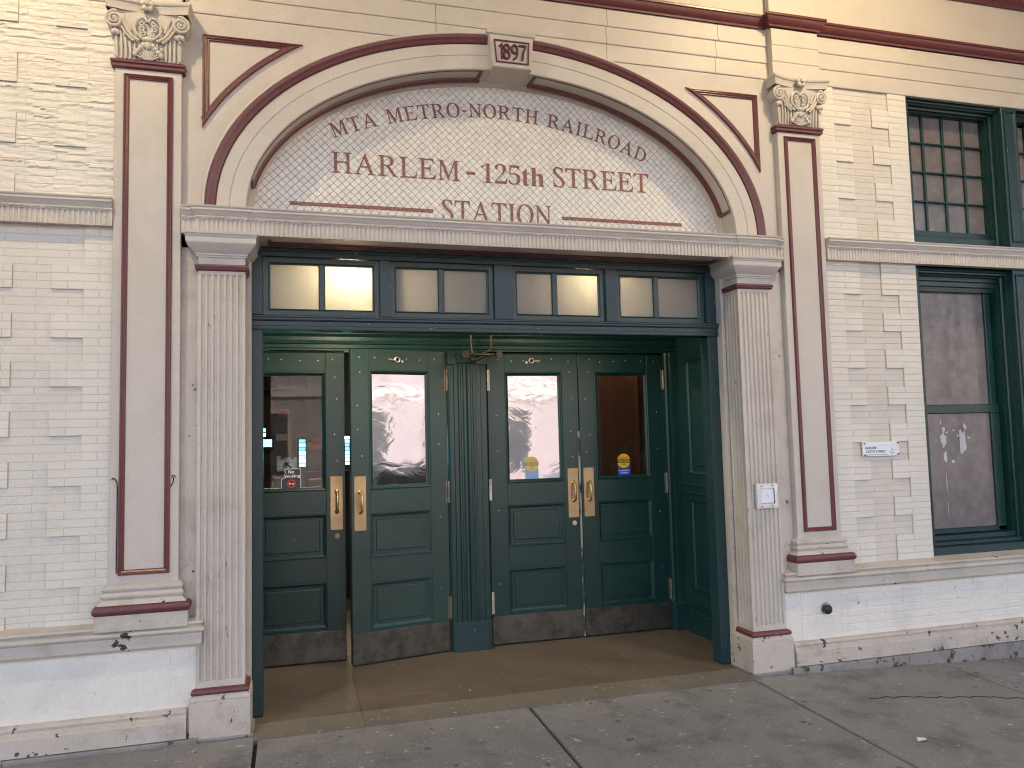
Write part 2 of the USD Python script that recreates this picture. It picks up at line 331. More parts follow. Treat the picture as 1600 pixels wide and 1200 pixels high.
xs = np.array([-9.15, -7.62, -6.1, -4.58, -3.06, -1.545, -.012, 1.5, 3.0, 4.5, 6.0, 7.5, 9.0])
bed = []
X, Y = np.meshgrid(np.linspace(-9.2, 9.05, 40), np.linspace(-6.0, -.10, 14))
P = np.stack([X, Y, ground_z(X, Y)-.035], -1).reshape(-1, 3); F = []
for i in range(13):
    for j in range(39):
        a = i*40+j; F += [(a, a+1, a+41), (a, a+41, a+40)]
sidewalk = obj('sidewalk', trimesh.Trimesh(P, np.array(F), process=False), 'joint', kind='structure', label='grey concrete sidewalk of large slabs with open joints')
ysl = [-5.98, -4.55, -3.05, -1.62, -.155]
for i in range(len(xs)-1):
    rows = [(-5.98, -4.4), (-4.4, -2.2), (-2.2, -.155)]
    for a, b in rows:
        g = .011 if i != 5 else .016
        y1 = b-.006 if b > -.2 else b-.005
        if b > -.2 and (xs[i] < -2 or xs[i] > 1.4): y1 = -.105
        obj('slab', slab_mesh(xs[i]+g, xs[i+1]-g*.4, a+.005, y1, ground_z, .05), 'concrete', sidewalk, smooth=20)
obj('kerb', cbox(-9.2, 9.05, -6.2, -6.0, -.6, -.15, .02), 'foundation', kind='structure', label='granite kerb stone between sidewalk and roadway')
obj('road', ground_sheet(-200, 200, -18, -6.2, -.33), 'asphalt', kind='structure', label='asphalt roadway in front of the station')
entry = obj('entry_floor', ground_sheet(-1.78, 1.78, -.16, 1.5, -.03), 'joint', kind='structure', label='brown worn terrazzo floor of the recessed station entrance')
ex = [-1.56, -.955, -.018, .95, 1.56]
for i in range(4):
    obj('slab', slab_mesh(ex[i]+.0006, ex[i+1]-.0006, -.150, .10, lambda x, y: x*0, .03, .0015), 'entry_front', entry, smooth=20)
ex = [-1.56, -.955, -.018, .95, 1.56]
for i in range(4):
    obj('slab', slab_mesh(ex[i]+.0006, ex[i+1]-.0006, .1008, .325, lambda x, y: x*0, .03, .0012), 'entry_stone', entry, smooth=20)
ex = [-1.75, -.955, -.018, .95, 1.75]
for i in range(4):
    obj('slab', slab_mesh(ex[i]+.0006, ex[i+1]-.0006, .3258, 1.40, lambda x, y: x*0, .03, .0012), 'entry_stone', entry, smooth=20)
ck = [(2.02, -.62), (2.25, -.66), (2.5, -.72), (2.72, -.76), (3.0, -.86), (3.3, -.98)]
obj('crack', plate(LineString([(x+.02*math.sin(40*x), y+.012*math.sin(55*x)) for (x, y) in zip(np.linspace(2.0, 3.3, 60), np.interp(np.linspace(2.0, 3.3, 60), [q[0] for q in ck], [q[1] for q in ck]))]).buffer(.0035, 2), .002, lambda u, v, h: np.stack([u, v, ground_z(u, v)+.0006+h], -1)), 'joint', sidewalk)

# ------------------------------------------------------------------ the station building
SP = .02
B = thing('station_building', 'cream painted brick railway station front with maroon trim, arched entrance and green transom', 'building')
# --- brick piers
def courses(z0, z1, pitch):
    n = max(1, round((z1-z0)/pitch)); return np.linspace(z0, z1, n+1)
BL = .31
def brick_field(name, x0, x1, zb, edges, back=.03, rough=0.0, label=None, mats=('brick_paint', 'brick_paint_recess'), off=0.0, depth=.003, gap=.0015):
    """edges(k) -> list of x where the wall steps: [(xa, xb, raised)] for toothing block k; zb: block boundaries from the bottom."""
    bed = [box(x0, x1, .0205, .06, zb[0], zb[-1])]
    for k in range(len(zb)-1):
        for xa, xb, raised in edges(k): bed.append(box(xa, xb, (0.0 if raised else .011)+depth, .0206, zb[k], zb[k+1]))
    w = obj(name, bed, 'mortar', B, label=label)
    r = 0
    for k in range(len(zb)-1):
        cz = courses(zb[k], zb[k+1], .0444)
        for i in range(len(cz)-1):
            ph = (r % 2)*BL/2+off
            joints = [x for x in np.arange(math.floor(x0/BL)*BL+ph-BL, x1+BL, BL)]
            for xa, xb, raised in edges(k):
                cut = [xa]+[j for j in joints if xa+.03 < j < xb-.03]+[xb]
                for a, b in zip(cut, cut[1:]):
                    g = gz = gap
                    e0 = g if a != xa else .0004; e1 = g if b != xb else .0004
                    j = float(np.clip(RNG.normal(0, .00025), -.0006, .0004))
                    yf = (0.0 if raised else .011)+j
                    za, zc = cz[i]+gz, cz[i+1]-gz
                    if i == 0 and raised: za = cz[i]+.0004
                    if i == len(cz)-2 and raised: zc = cz[i+1]-.0004
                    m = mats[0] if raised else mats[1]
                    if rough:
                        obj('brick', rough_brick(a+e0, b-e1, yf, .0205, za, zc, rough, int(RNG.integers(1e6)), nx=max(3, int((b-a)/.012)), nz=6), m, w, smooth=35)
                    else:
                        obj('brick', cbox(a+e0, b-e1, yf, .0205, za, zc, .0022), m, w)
            r += 1
    return w
def right_edges(x0, x1, phase):
    def f(k):
        lo = (k+phase) % 2 == 0      # long teeth: narrow recess
        a, b = (2.612, 2.797) if lo else (2.466, 2.945)
        return [(x0, a, True), (a, b, False), (b, x1, True)]
    return f
zb = [.648, .829, .964, 1.093, 1.224, 1.355, 1.49, 1.619, 1.754, 1.883, 2.02, 2.154, 2.288, 2.42, 2.555, 2.80]
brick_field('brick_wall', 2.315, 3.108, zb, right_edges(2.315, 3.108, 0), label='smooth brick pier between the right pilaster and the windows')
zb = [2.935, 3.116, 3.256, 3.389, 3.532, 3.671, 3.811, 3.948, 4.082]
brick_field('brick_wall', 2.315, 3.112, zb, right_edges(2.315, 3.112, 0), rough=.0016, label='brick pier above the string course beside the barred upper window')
def left_edges(k):
    lo = (k % 2 == 0)
    a, b = (-2.782, -2.596) if lo else (-2.93, -2.438)
    return [(-3.25, a, True), (a, b, False), (b, -2.288, True)]
zb = [.640, .709, .841, .975, 1.112, 1.244, 1.376, 1.509, 1.643, 1.777, 1.908, 2.040, 2.173, 2.303, 2.440, 2.571, 2.82]
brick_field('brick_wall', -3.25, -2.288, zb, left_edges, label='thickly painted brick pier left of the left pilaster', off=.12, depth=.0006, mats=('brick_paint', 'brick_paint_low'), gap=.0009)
zb = [2.935, 3.06, 3.235, 3.405, 3.575, 3.745, 3.915, 4.085]
brick_field('brick_wall', -3.25, -2.288, zb, left_edges, rough=.0056, label='rough faced brick pier high beside the left capital', off=.05, depth=.003, mats=('rough_paint', 'rough_paint'))
# dado
d = obj('dado_wall', box(1.88, 5.2, -.0275, .05, .10, .53), 'white_dado', B, label='white painted brick dado under the right windows')
cz = courses(.15, .50, .05)
for i in range(len(cz)-1):
    x = 2.27; ph = (i % 2)*.155; cut = [2.27]+[q for q in np.arange(2.475-.31+ph, 5.1, .31) if q > 2.31]+[5.1]
    for a, b in zip(cut, cut[1:]):
        obj('brick', cbox(a+.002, b-.002, -.030+RNG.normal(0, .0008), -.008, cz[i]+.002, cz[i+1]-.002, .0035), 'white_dado', d)
obj('cement_patch', cbox(1.955, 2.262, -.030, -.008, .335, .495, .004), 'white_dado', d)
obj('cement_patch', cbox(1.955, 2.262, -.031, -.008, .15, .331, .004), 'white_dado', d)
d = obj('dado_wall', box(-3.4, -1.84, -.0290, .05, .10, .53), 'white_dado', B, label='bright white painted dado under the left pilaster')
for x0, x1, z0, z1 in ((-3.4, -2.2975, .13, .52), (-2.2965, -2.1435, .13, .3394), (-2.2965, -2.1435, .3406, .52), (-2.1425, -1.9865, .13, .52)):
    n = 12
    obj('stone', cbox(x0, x1, -.0302+RNG.uniform(-.0005, .0005), -.008, z0, z1, .002), 'white_dado', d)
for s in (-1, 1):     # the return beside the fluted pilaster
    x0, x1 = (1.83, 1.951) if s > 0 else (-1.984, -1.83)
    obj('corner_strip', cbox(x0, x1, -.0300, .05, .03, .62), 'white_dado', B)
# plinth moulding and foundation
PL = [(0, .175), (.038, .170), (.045, .155), (.040, .140), (.052, .132), (.054, .118), (.062, .112), (.062, .024), (0, .024)]
FO = [(.02, .020), (.072, .020), (.078, .010), (.080, -.35), (.02, -.35)]
def plan_run(name, path, prof, mat, label=None, smooth=25, parent=B):
    return obj(name, sweep(path, prof, False, PLAN), mat, parent, smooth=smooth, label=label)
# a path run from +x to -x has the street (-y) on its left
plan_run('plinth', [(5.2, -.02), (1.87, -.02), (1.87, .05)][:2], PL, 'plinth_paint', 'scuffed moulded plinth under the right dado')
plan_run('plinth', [(-1.895, -.02), (-3.4, -.02)], PL, 'plinth_paint', 'cracked moulded plinth under the left dado')
for x0, x1 in ((1.83, 2.75), (2.754, 3.9), (3.904, 5.2), (-3.4, -2.75), (-2.746, -1.84)):
    n = 24
    m = sweep([(x, -.02) for x in np.linspace(x1, x0, n)], FO, False, PLAN)
    v = np.array(m.vertices); v[:, 1] += .007*(meshkit.fbm(v*[14, 14, 20], 3, 2)-.5); m.vertices = v
    obj('foundation_stone', m, 'foundation', B, smooth=40)
# ledge over the dado (a sill that turns back against the fluted pilaster)
LG = [(-.06, .655), (.052, .632), (.056, .622), (.050, .614), (.043, .608), (.060, .598), (.064, .586), (.058, .576), (.048, .570), (.048, .512), (.040, .508), (.034, .498), (.020, .494), (-.06, .494)]
plan_run('window_ledge', [(5.2, -.022), (1.872, -.022), (1.872, .06)], LG, 'ledge_paint', 'cream moulded ledge running under the right windows')
plan_run('window_ledge', [(-1.868, .06), (-1.868, -.022), (-3.4, -.022)], LG, 'ledge_paint', 'cream ledge with black paint losses under the left pilaster')

# --- spandrel wall behind the arch, with the arch cut out
AZ, AA, AB = 2.925, 1.597, .995
def arch(off=0.0, n=96, z0=None):
    """points of the arch line, from right spring to left spring, pushed out by off."""
    t = np.linspace(0, math.pi, n); c, s = np.cos(t), np.sin(t)
    p = np.stack([AA*c, AZ+AB*s], 1); nn = np.stack([AB*c, AA*s], 1); nn /= np.linalg.norm(nn, axis=1, keepdims=True)
    return p+nn*off
hole = Polygon(np.vstack([arch(.02), [(-AA-.02, 2.70), (AA+.02, 2.70)]]))
sp = sbox(-1.99, 2.70, 1.99, 4.088).difference(hole)
obj('spandrel_wall', plate(sp, .05, lambda u, v, h: np.stack([u, SP+.05-h, v], -1)), 'cream', B, label='flat cream boarding around the arch')
for s in (-1, 1):
    obj('wall_strip', cbox(*sorted((s*1.80, s*2.0)), SP, .07, .5, 2.80, .002), 'cream_worn', B)
# --- boards over the arch, block boards over the capitals
def board(x0, x1, z0, z1, y, mat='cream', lap=.006, thick=.02):
    pr = [(z0+.006, y-lap), (z0+.009, y-lap-.001), (z1-.004, y), (z1, y+.002), (z1, y+thick), (z0, y+thick), (z0, y-lap+.004), (z0+.002, y-lap+.001)]
    return sweep([(x0, 0), (x1, 0)], [(a, b) for a, b in pr], False, lambda u, v, h: np.stack([u, h, v], -1))
U = obj('board_cladding', [box(-4.2, 1.94, .045, .08, 4.08, 4.46), box(1.93, 5.2, .03, .08, 4.08, 4.46)], 'void', B, label='painted horizontal boards above the arch and windows')
bz = [4.090, 4.208, 4.332, 4.456]
for z0, z1, cuts in ((bz[0], bz[1], (-1.935, -.46, .70, 1.52, 1.955)), (bz[1], bz[2], (-1.935, -.46, .70, 1.53, 1.955)), (bz[2], bz[3], (-1.935, -.9, .71, 1.55, 1.955))):
    for a, b in zip(cuts, cuts[1:]): obj('board', board(a+.0015, b-.0015, z0, z1, SP), 'cream', U, smooth=20)
bz2 = [4.082, 4.207, 4.329, 4.452]
for z0, z1 in zip(bz2, bz2[1:]):
    obj('board', board(2.30, 4.2, z0, z1, .0, lap=.005), 'cream', U, smooth=20)
    obj('board', board(4.2, 5.2, z0, z1, .0, lap=.005), 'cream', U, smooth=20)
    obj('board', board(-4.2, -2.30, z0, z1, .0, lap=.005), 'cream', U, smooth=20)
    for s in (-1, 1):
        x0, x1 = (1.945, 2.33) if s > 0 else (-2.33, -1.945)
        obj('board', board(x0, x1, z0-.004, z1-.004, -.036, lap=.002, thick=.07), 'cream', U, smooth=20)
CR = [(0, 4.458), (.012, 4.458), (.014, 4.470), (.010, 4.474), (.022, 4.484), (.034, 4.503), (.040, 4.520), (.048, 4.526), (.048, 4.540), (.044, 4.545), (0, 4.545)]
plan_run('crown_moulding', [(5.2, .0), (2.338, .0), (2.338, -.035), (1.937, -.035), (1.937, SP), (-1.937, SP), (-1.937, -.035), (-2.338, -.035), (-2.338, 0), (-4.2, 0)], CR, 'maroon', 'maroon crown moulding stepping out over the capitals')
obj('frieze', [box(-4.2, 4.3, SP, .08, 4.545, 6.12), cbox(1.94, 2.335, -.03, SP, 4.546, 6.12), cbox(-2.335, -1.94, -.03, SP, 4.546, 6.12), box(2.335, 5.2, .0, .08, 4.546, 6.12)], 'cream', B)
TC = [(0, 4.895), (.02, 4.897), (.03, 4.915), (.05, 4.94), (.05, 4.965), (0, 4.965)]
plan_run('crown_moulding', [(5.2, .0), (2.338, .0), (2.338, -.03), (1.937, -.03), (1.937, SP), (-1.937, SP), (-1.937, -.03), (-2.338, -.03), (-2.338, 0), (-4.2, 0)], TC, 'maroon')

# --- archivolt (swept along the arch line; left of the path is inside, so offsets outwards are negative)
YA = -.03
def arch_run(prof, off=0.0, n=110, trim=None):
    p = arch(off, n)
    return sweep([tuple(q) for q in p], [(-a, b) for a, b in prof], False, lambda u, v, h: np.stack([u, h, v], -1))
ar = obj('arch', [arch_run([(0, YA+.003), (.003, YA), (.084, YA), (.086, YA+.004), (.090, YA+.004), (.092, YA), (.1605, YA), (.1615, SP), (0, SP)]),
                  arch_run([(0, YA+.003), (0, .185), (-.002, .185), (-.002, YA+.006)])], 'cream', B, smooth=30, label='broad cream elliptical arch moulding over the entrance')
obj('roll_moulding', arch_run([(.163, SP), (.163, YA-.004), (.168, YA-.010), (.180, YA-.013), (.190, YA-.020), (.202, YA-.027), (.212, YA-.027), (.219, YA-.019), (.221, SP)]), 'maroon', ar, smooth=40)
obj('outer_fillet', arch_run([(.2215, SP), (.2215, YA-.010), (.226, YA-.013), (.236, YA-.011), (.240, YA), (.242, SP)]), 'cream', ar, smooth=40)
# soffit band moulding: maroon line near the tiles, thin one near the front
ks = .166
def soffit_run(prof, x0, x1, n=70):
    t0 = math.acos(x0/AA); t1 = math.acos(x1/AA); t = np.linspace(t0, t1, n); c, s = np.cos(t), np.sin(t)
    p = np.stack([AA*c, AZ+AB*s], 1)
    return sweep([tuple(q) for q in p], [(a, b) for a, b in prof], False, lambda u, v, h: np.stack([u, h, v], -1))
for xa, xb in ((1.57, ks), (-ks, -1.57)):
    a = math.acos(xa/AA)
    obj('soffit_moulding', [soffit_run([(0.0025, .088), (.014, .090), (.022, .102), (.022, .122), (.0025, .126)], xa, xb),
                            soffit_run([(0.0025, -.012), (.006, -.012), (.006, -.006), (.0025, -.006)], xa, xb)]+
        [cbox(min(q, q+w), max(q, q+w), -.01, .12, AZ+AB*math.sqrt(1-(q/AA)**2)-.016, AZ+AB*math.sqrt(1-(q/AA)**2)-.002) for q, w in ((ks, .022), (-ks, -.022)) if abs(q-xa) < 1e-6 or abs(q-xb) < 1e-6]+
        [box(*((1.553, 1.567) if xa > 0 else (-1.567, -1.553)), -.01, .115, 3.093, 3.11)], 'maroon', ar, smooth=30)
obj('soffit_lining', arch_run([(-.002, .127), (-.006, .128), (-.030, .163), (-.026, .185), (-.002, .185)]), 'cream_worn', ar, smooth=30)
# --- keystone
def trap(x0, x1, x2, x3, z0, z1): return Polygon([(x0, z0), (x1, z0), (x2, z1), (x3, z1)])
K = obj('keystone', [plate(trap(-.124, .132, .147, -.143, 3.911, 4.118), .262, lambda u, v, h: np.stack([u, .172-h, v], -1)),
                     plate(trap(-.118, .126, .139, -.137, 3.917, 4.114), .004, lambda u, v, h: np.stack([u, -.090-h, v], -1)),
                     sweep([(.148, SP), (.148, -.085), (-.144, -.085), (-.144, SP)], [(0, 4.118), (.004, 4.122), (.012, 4.128), (.014, 4.146), (.010, 4.150), (-.1, 4.152), (-.1, 4.118)], False, PLAN)], 'cream', B, label='cream keystone block dated 1897')
fr = trap(-.103, .112, .119, -.115, 3.938, 4.086); fi = fr.buffer(-.0085, join_style=2)
obj('date_frame', plate(fr.difference(fi), .007, XZ(-.094)), 'maroon', K)
def stroke(*lines, w=.0064): return union_all([LineString(l).buffer(w) for l in lines])
def arcpts(cx, cz, rx, rz, a0, a1, n=22):
    a = np.radians(np.linspace(a0, a1, n)); return list(zip(cx+rx*np.cos(a), cz+rz*np.sin(a)))
dz = .092
D1 = stroke([(.020, .0), (.020, dz)], [(.020, dz), (.008, dz-.014)])
D8 = stroke(arcpts(.026, dz-.021, .016, .020, 0, 360), arcpts(.026, .022, .019, .023, 0, 360))
D9 = stroke(arcpts(.026, dz-.026, .019, .026, 0, 360), [(.045, dz-.026), (.044, .035), (.036, .012), (.020, .0)])
D7 = stroke([(.006, dz), (.046, dz), (.030, .045), (.024, .0)])
for dg, x in ((D1, -.088), (D8, -.062), (D9, -.009), (D7, .045)):
    m = plate(affinity.translate(dg, x*.98+.002, 3.966), .010, XZ(-.094))
    m2 = plate(affinity.translate(dg.buffer(-.0028), x*.98+.002, 3.966), .004, XZ(-.104))
    obj('numeral', [m, m2], 'maroon', K)
# --- tympanum: diamond tiles and terracotta lettering
TY = .165
inner = Polygon(np.vstack([arch(-.018), [(-AA+.018, 2.90), (AA-.018, 2.90)]]))
T = obj('tympanum', plate(Polygon(np.vstack([arch(-.002), [(-AA+.002, 2.85), (AA-.002, 2.85)]])), .03, lambda u, v, h: np.stack([u, TY+.004+.03-h, v], -1)), 'grout', B, label='half round tiled panel with terracotta lettering under the arch')
px, pz = .0508, .0500; g = .0017
tiles = []
for i in range(-34, 35):
    for j in range(-2, 44):
        for hx, hz in ((0, 0), (.5, .5)):
            cx, cz2 = (i+hx)*px, 2.93+(j+hz)*pz
            if abs(cx) > 1.62 or cz2 > 3.96: continue
            q = Polygon([(cx-px/2+g, cz2), (cx, cz2-pz/2+g), (cx+px/2-g, cz2), (cx, cz2+pz/2-g)])
            if not inner.intersects(q): continue
            if not inner.contains(q):
                q = q.intersection(inner)
                if q.area < 1e-4 or q.geom_type != 'Polygon': continue
            d2 = (cx-CAM[0])**2+(cz2-1.55)**2
            tiles.append((d2, q, abs(hx)))
tiles.sort(key=lambda t: t[0]); rest = []
def tile_mesh(q):
    j = RNG.normal(0, .0005); tx, tz = RNG.normal(0, .006, 2)
    c = np.array(q.exterior.coords[:-1]); ctr = c.mean(0); n = len(c)
    inn = ctr+(c-ctr)*.93
    dep = lambda p: TY+j+(p[:, 0]-ctr[0])*tx+(p[:, 1]-ctr[1])*tz
    v = np.vstack([np.stack([c[:, 0], np.full(n, TY+.006), c[:, 1]], 1), np.stack([c[:, 0], dep(c)+.0012, c[:, 1]], 1), np.stack([inn[:, 0], dep(inn), inn[:, 1]], 1)])
    F = []
    for k in range(n):
        w = (k+1) % n
        F += [(k, w, n+w), (k, n+w, n+k), (n+k, n+w, 2*n+w), (n+k, 2*n+w, 2*n+k)]
    F += [(2*n, 2*n+k, 2*n+k+1) for k in range(1, n-1)]
    return trimesh.Trimesh(v, np.array(F), process=False)
for k, (d2, q, hx) in enumerate(tiles):
    m = tile_mesh(q)
    if k < 298: obj('tile', m, 'tile', T)
    else: rest.append(m)
obj('tile_field', rest, 'tile', T, kind='stuff')
GLY = json.loads(r'''{"M":[[[4,0,4,7,18,8,28,13,34,26,36,210,34,229,29,239,19,246,0,249,1,256,70,255,151,61,225,256,296,256,296,249,282,248,270,241,266,227,267,53,268,30,271,20,283,10,302,7,302,0,201,0,201,6,212,7,222,12,229,26,228,210,225,209,145,0,139,0,51,213,51,35,55,20,60,14,69,9,86,7,87,2,86,0],[227,213,227,211,228,211]]],"T":[[[1,194,0,256,213,256,218,192,212,192,203,219,189,236,168,242,134,242,130,235,131,29,134,20,142,11,152,8,173,7,174,0,58,0,57,7,75,8,86,14,93,32,93,232,91,239,85,242,53,242,30,237,20,230,15,222,10,207,10,194]]],"A":[[[2,0,0,7,9,7,19,11,28,18,34,28,130,258,133,262,140,262,232,26,244,13,257,8,271,7,274,0,170,0,168,7,187,9,193,16,193,22,190,37,170,87,80,86,61,46,56,23,59,16,65,10,76,7,88,7,90,0],[85,102,164,101,126,200,118,184]]],"E":[[[6,0,6,7,21,8,29,12,34,19,36,28,36,208,35,223,31,236,19,246,1,249,0,256,196,256,201,201,195,201,187,220,179,232,163,240,145,243,85,243,77,240,73,235,73,143,117,143,132,146,142,152,148,160,152,179,159,179,159,175,158,89,152,89,144,116,134,127,120,130,73,130,74,33,77,21,89,14,144,13,165,16,182,21,196,31,209,47,218,70,225,70,218,0]]],"R":[[[6,0,6,7,20,8,30,13,37,27,36,208,35,223,30,239,19,246,1,249,0,256,130,255,154,250,173,240,187,229,198,213,204,192,204,173,201,163,190,149,171,137,150,130,149,127,218,29,236,12,245,8,255,7,255,0,198,0,112,125,75,127,74,50,77,22,82,14,90,9,111,7,112,0],[72,212,74,139,84,138,124,140,145,148,159,163,163,185,157,209,149,223,138,233,119,241,98,244,81,242,74,235]]],"O":[[[10,76,2,103,0,130,2,148,8,173,20,200,35,221,53,238,71,250,92,258,114,262,139,261,164,255,186,245,208,228,223,212,235,192,240,181,249,145,249,115,244,85,232,56,219,35,206,21,185,6,167,-1,142,-6,110,-5,76,5,51,19,35,34,20,54],[55,64,62,48,79,24,97,12,120,6,141,6,162,16,174,27,187,45,197,68,204,95,206,126,204,158,195,195,187,211,174,230,158,242,148,247,131,250,107,248,83,234,64,210,51,180,45,145,45,104]]],"N":[[[6,0,6,7,23,9,31,14,36,28,37,214,35,228,30,235,18,245,1,249,0,256,54,256,56,254,202,61,201,228,197,239,192,244,166,249,165,256,249,256,249,249,232,247,224,242,218,226,219,-6,211,-5,53,203,53,48,55,25,63,12,76,8,89,7,90,0]]],"H":[[[6,0,6,7,21,8,29,12,36,25,36,208,35,223,31,236,19,246,1,249,0,256,103,256,103,249,86,247,78,242,73,228,72,152,76,144,85,142,184,142,190,144,193,150,192,216,189,234,182,243,168,248,157,249,157,256,259,256,259,249,245,248,234,242,229,230,230,50,231,31,235,17,243,11,265,7,265,0,163,0,162,7,178,8,187,12,191,19,193,26,193,116,191,125,185,128,75,127,73,114,74,29,80,16,92,9,108,7,109,0]]],"I":[[[6,0,6,7,21,8,29,12,34,19,36,28,36,208,35,223,31,236,19,246,0,249,0,256,104,256,104,249,90,248,79,242,74,230,74,45,75,33,82,15,93,9,109,7,110,0]]],"L":[[[6,0,5,7,20,8,30,13,36,28,35,216,31,236,28,240,19,246,0,249,0,256,102,256,101,249,88,248,78,242,72,225,74,58,74,32,76,24,82,17,97,13,148,13,178,18,199,30,210,47,218,72,226,72,222,1]]],"D":[[[5,0,5,7,20,8,30,13,36,28,36,208,35,223,31,236,19,246,0,249,0,256,108,256,133,253,152,249,175,239,208,216,227,194,238,176,243,163,252,128,252,105,249,84,239,58,226,41,214,30,196,18,172,7,154,3,131,0],[76,26,83,17,106,12,139,14,160,20,173,28,186,40,197,57,206,82,209,112,207,137,199,167,191,187,181,204,167,219,145,234,124,241,101,244,84,243,77,240,73,233,73,47]]],"S":[[[12,-5,0,80,7,80,16,57,31,34,48,18,68,8,89,6,105,9,115,16,121,24,125,40,120,65,104,87,82,109,34,147,14,170,3,191,0,206,0,220,4,235,18,250,27,256,42,261,77,261,109,251,117,252,123,261,129,261,138,185,133,185,122,212,110,230,95,242,86,247,73,250,60,250,50,247,38,237,34,219,37,202,52,181,73,161,122,122,142,99,152,80,157,59,158,42,154,28,139,7,126,0,114,-4,79,-5,56,0,33,7,22,5,18,-5]]],"1":[[[0,213,36,228,78,259,111,259,112,32,114,24,121,16,132,13,160,13,160,6,20,6,20,13,47,13,57,15,65,23,68,31,69,228,65,233,58,233,30,204,16,197,5,201]]],"2":[[[0,6,0,36,64,100,89,131,106,164,112,196,111,219,107,233,98,244,90,249,83,251,68,251,58,248,48,239,39,218,36,188,17,192,6,200,2,212,2,223,6,234,14,244,25,251,53,260,79,262,100,260,129,250,143,239,153,218,153,194,145,172,119,138,26,47,24,41,26,36,31,34,126,35,144,47,149,57,153,71,164,71,162,6]]],"5":[[[1,34,0,44,3,53,8,57,17,59,25,36,34,25,42,20,56,16,77,17,91,22,104,34,110,46,116,69,116,92,112,108,104,124,93,134,82,139,68,142,44,142,18,136,8,140,18,258,146,258,148,203,139,203,134,219,129,226,122,229,38,230,33,228,30,223,24,156,26,151,31,149,69,154,99,152,119,145,140,132,154,112,159,92,158,65,148,39,135,24,122,15,103,7,78,3,49,4,24,10,8,21]]],"t":[[[0,156,0,164,33,197,59,230,63,230,63,170,66,168,98,168,98,156,66,156,63,153,63,38,65,28,71,21,82,19,90,23,101,37,105,35,93,16,81,5,63,-2,43,-2,30,3,21,12,16,30,16,153,13,156]]],"h":[[[0,6,12,10,18,23,18,228,15,237,10,242,0,245,0,248,66,248,66,148,71,146,89,164,111,172,135,171,146,166,155,159,164,141,166,123,166,22,170,13,177,8,184,6,184,3,101,3,101,6,107,7,115,12,119,24,119,129,114,146,109,150,100,152,83,148,72,139,66,130,66,23,69,13,76,8,83,6,83,3,0,3]]]}''')
def glyph(c):
    return union_all([Polygon([(r[0][i], r[0][i+1]) for i in range(0, len(r[0]), 2)], [[(h[i], h[i+1]) for i in range(0, len(h), 2)] for h in r[1:]]).buffer(0) for r in GLY[c]])
def width(c): return glyph(c).bounds[2]
LY = TY-.0002
def letter(gm, cuts):
    m = plate(gm.difference(cuts) if cuts is not None else gm, .0042, XZ(LY))
    if m is not None: obj('letter', m, 'terracotta', T)
    j = gm.buffer(.0001)
    return j
JT = []
def line_text(txt, x0, x1, z0, h, cond=1.0, gap=26):
    ws = [width(c) for c in txt]; tot = sum(ws)+gap*(len(txt)-1); sx = (x1-x0)/tot; sz = h/256
    x = 0
    for c, w in zip(txt, ws):
        gm = affinity.affine_transform(glyph(c), [sx, 0, 0, sz, x0+x*sx, z0])
        cuts = union_all([sbox(x0-1, z0+h*f-.0014, x1+1, z0+h*f+.0014) for f in (.09, .33, .62)])
        JT.append(letter(gm, cuts)); x += w+gap
line_text('HARLEM', -1.106, -.292, 3.245, .132)
line_text('125', -.150, .115, 3.245, .130, gap=24); line_text('th', .128, .282, 3.245, .128, gap=14)
line_text('STREET', .346, 1.042, 3.252, .132, gap=18)
line_text('STATION', -.413, .325, 2.983, .132, gap=18)
def bar(x0, x1, z0, z1, n):
    e = np.linspace(x0, x1, n+1)
    for a, b in zip(e, e[1:]): obj('bar_tile', cbox(a+.0012, b-.0012, LY-.0042, LY+.002, z0, z1, .001), 'terracotta', T)
bar(-.248, -.19, 3.292, 3.312, 2)
bar(-1.353, -.471, 3.026, 3.048, 17); bar(.40, 1.288, 3.028, 3.050, 17)
def arc_text(txt, xs, R, zc, xc, h):
    """letters on a circle of radius R about (xc, zc - R); xs are the letters' left and right ends along x."""
    ws = [width(c) if c in GLY else {' ': 120, '-': 110}[c] for c in txt]; gap = 30
    tot = sum(ws)+gap*(len(txt)-1)
    a0 = math.asin((xs[0]-xc)/R); a1 = math.asin((xs[1]-xc)/R); s = (a1-a0)*R/tot; sz = h/256; x = 0
    for c, w in zip(txt, ws):
        am = a0+(x+w/2)*s/R; x += w+gap
        if c == ' ': continue
        gm = sbox(-w*.40, 105, w*.40, 128) if c == '-' else affinity.translate(glyph(c), -w/2, 0)
        gm = affinity.scale(gm, s, sz, origin=(0, 0))
        cuts = union_all([sbox(-1, h*f-.001, 1, h*f+.001) for f in ((.18, .56) if c != '-' else (2,))])
        gm2 = gm.difference(cuts)
        tr = lambda q: affinity.translate(affinity.rotate(q, -math.degrees(am), origin=(0, 0)), xc+R*math.sin(am), zc-R+R*math.cos(am))
        JT.append(letter(tr(gm2), None))
arc_text('MTA METRO-NORTH RAILROAD', (-1.088, 1.012), 2.62, 3.683, -.04, .092)

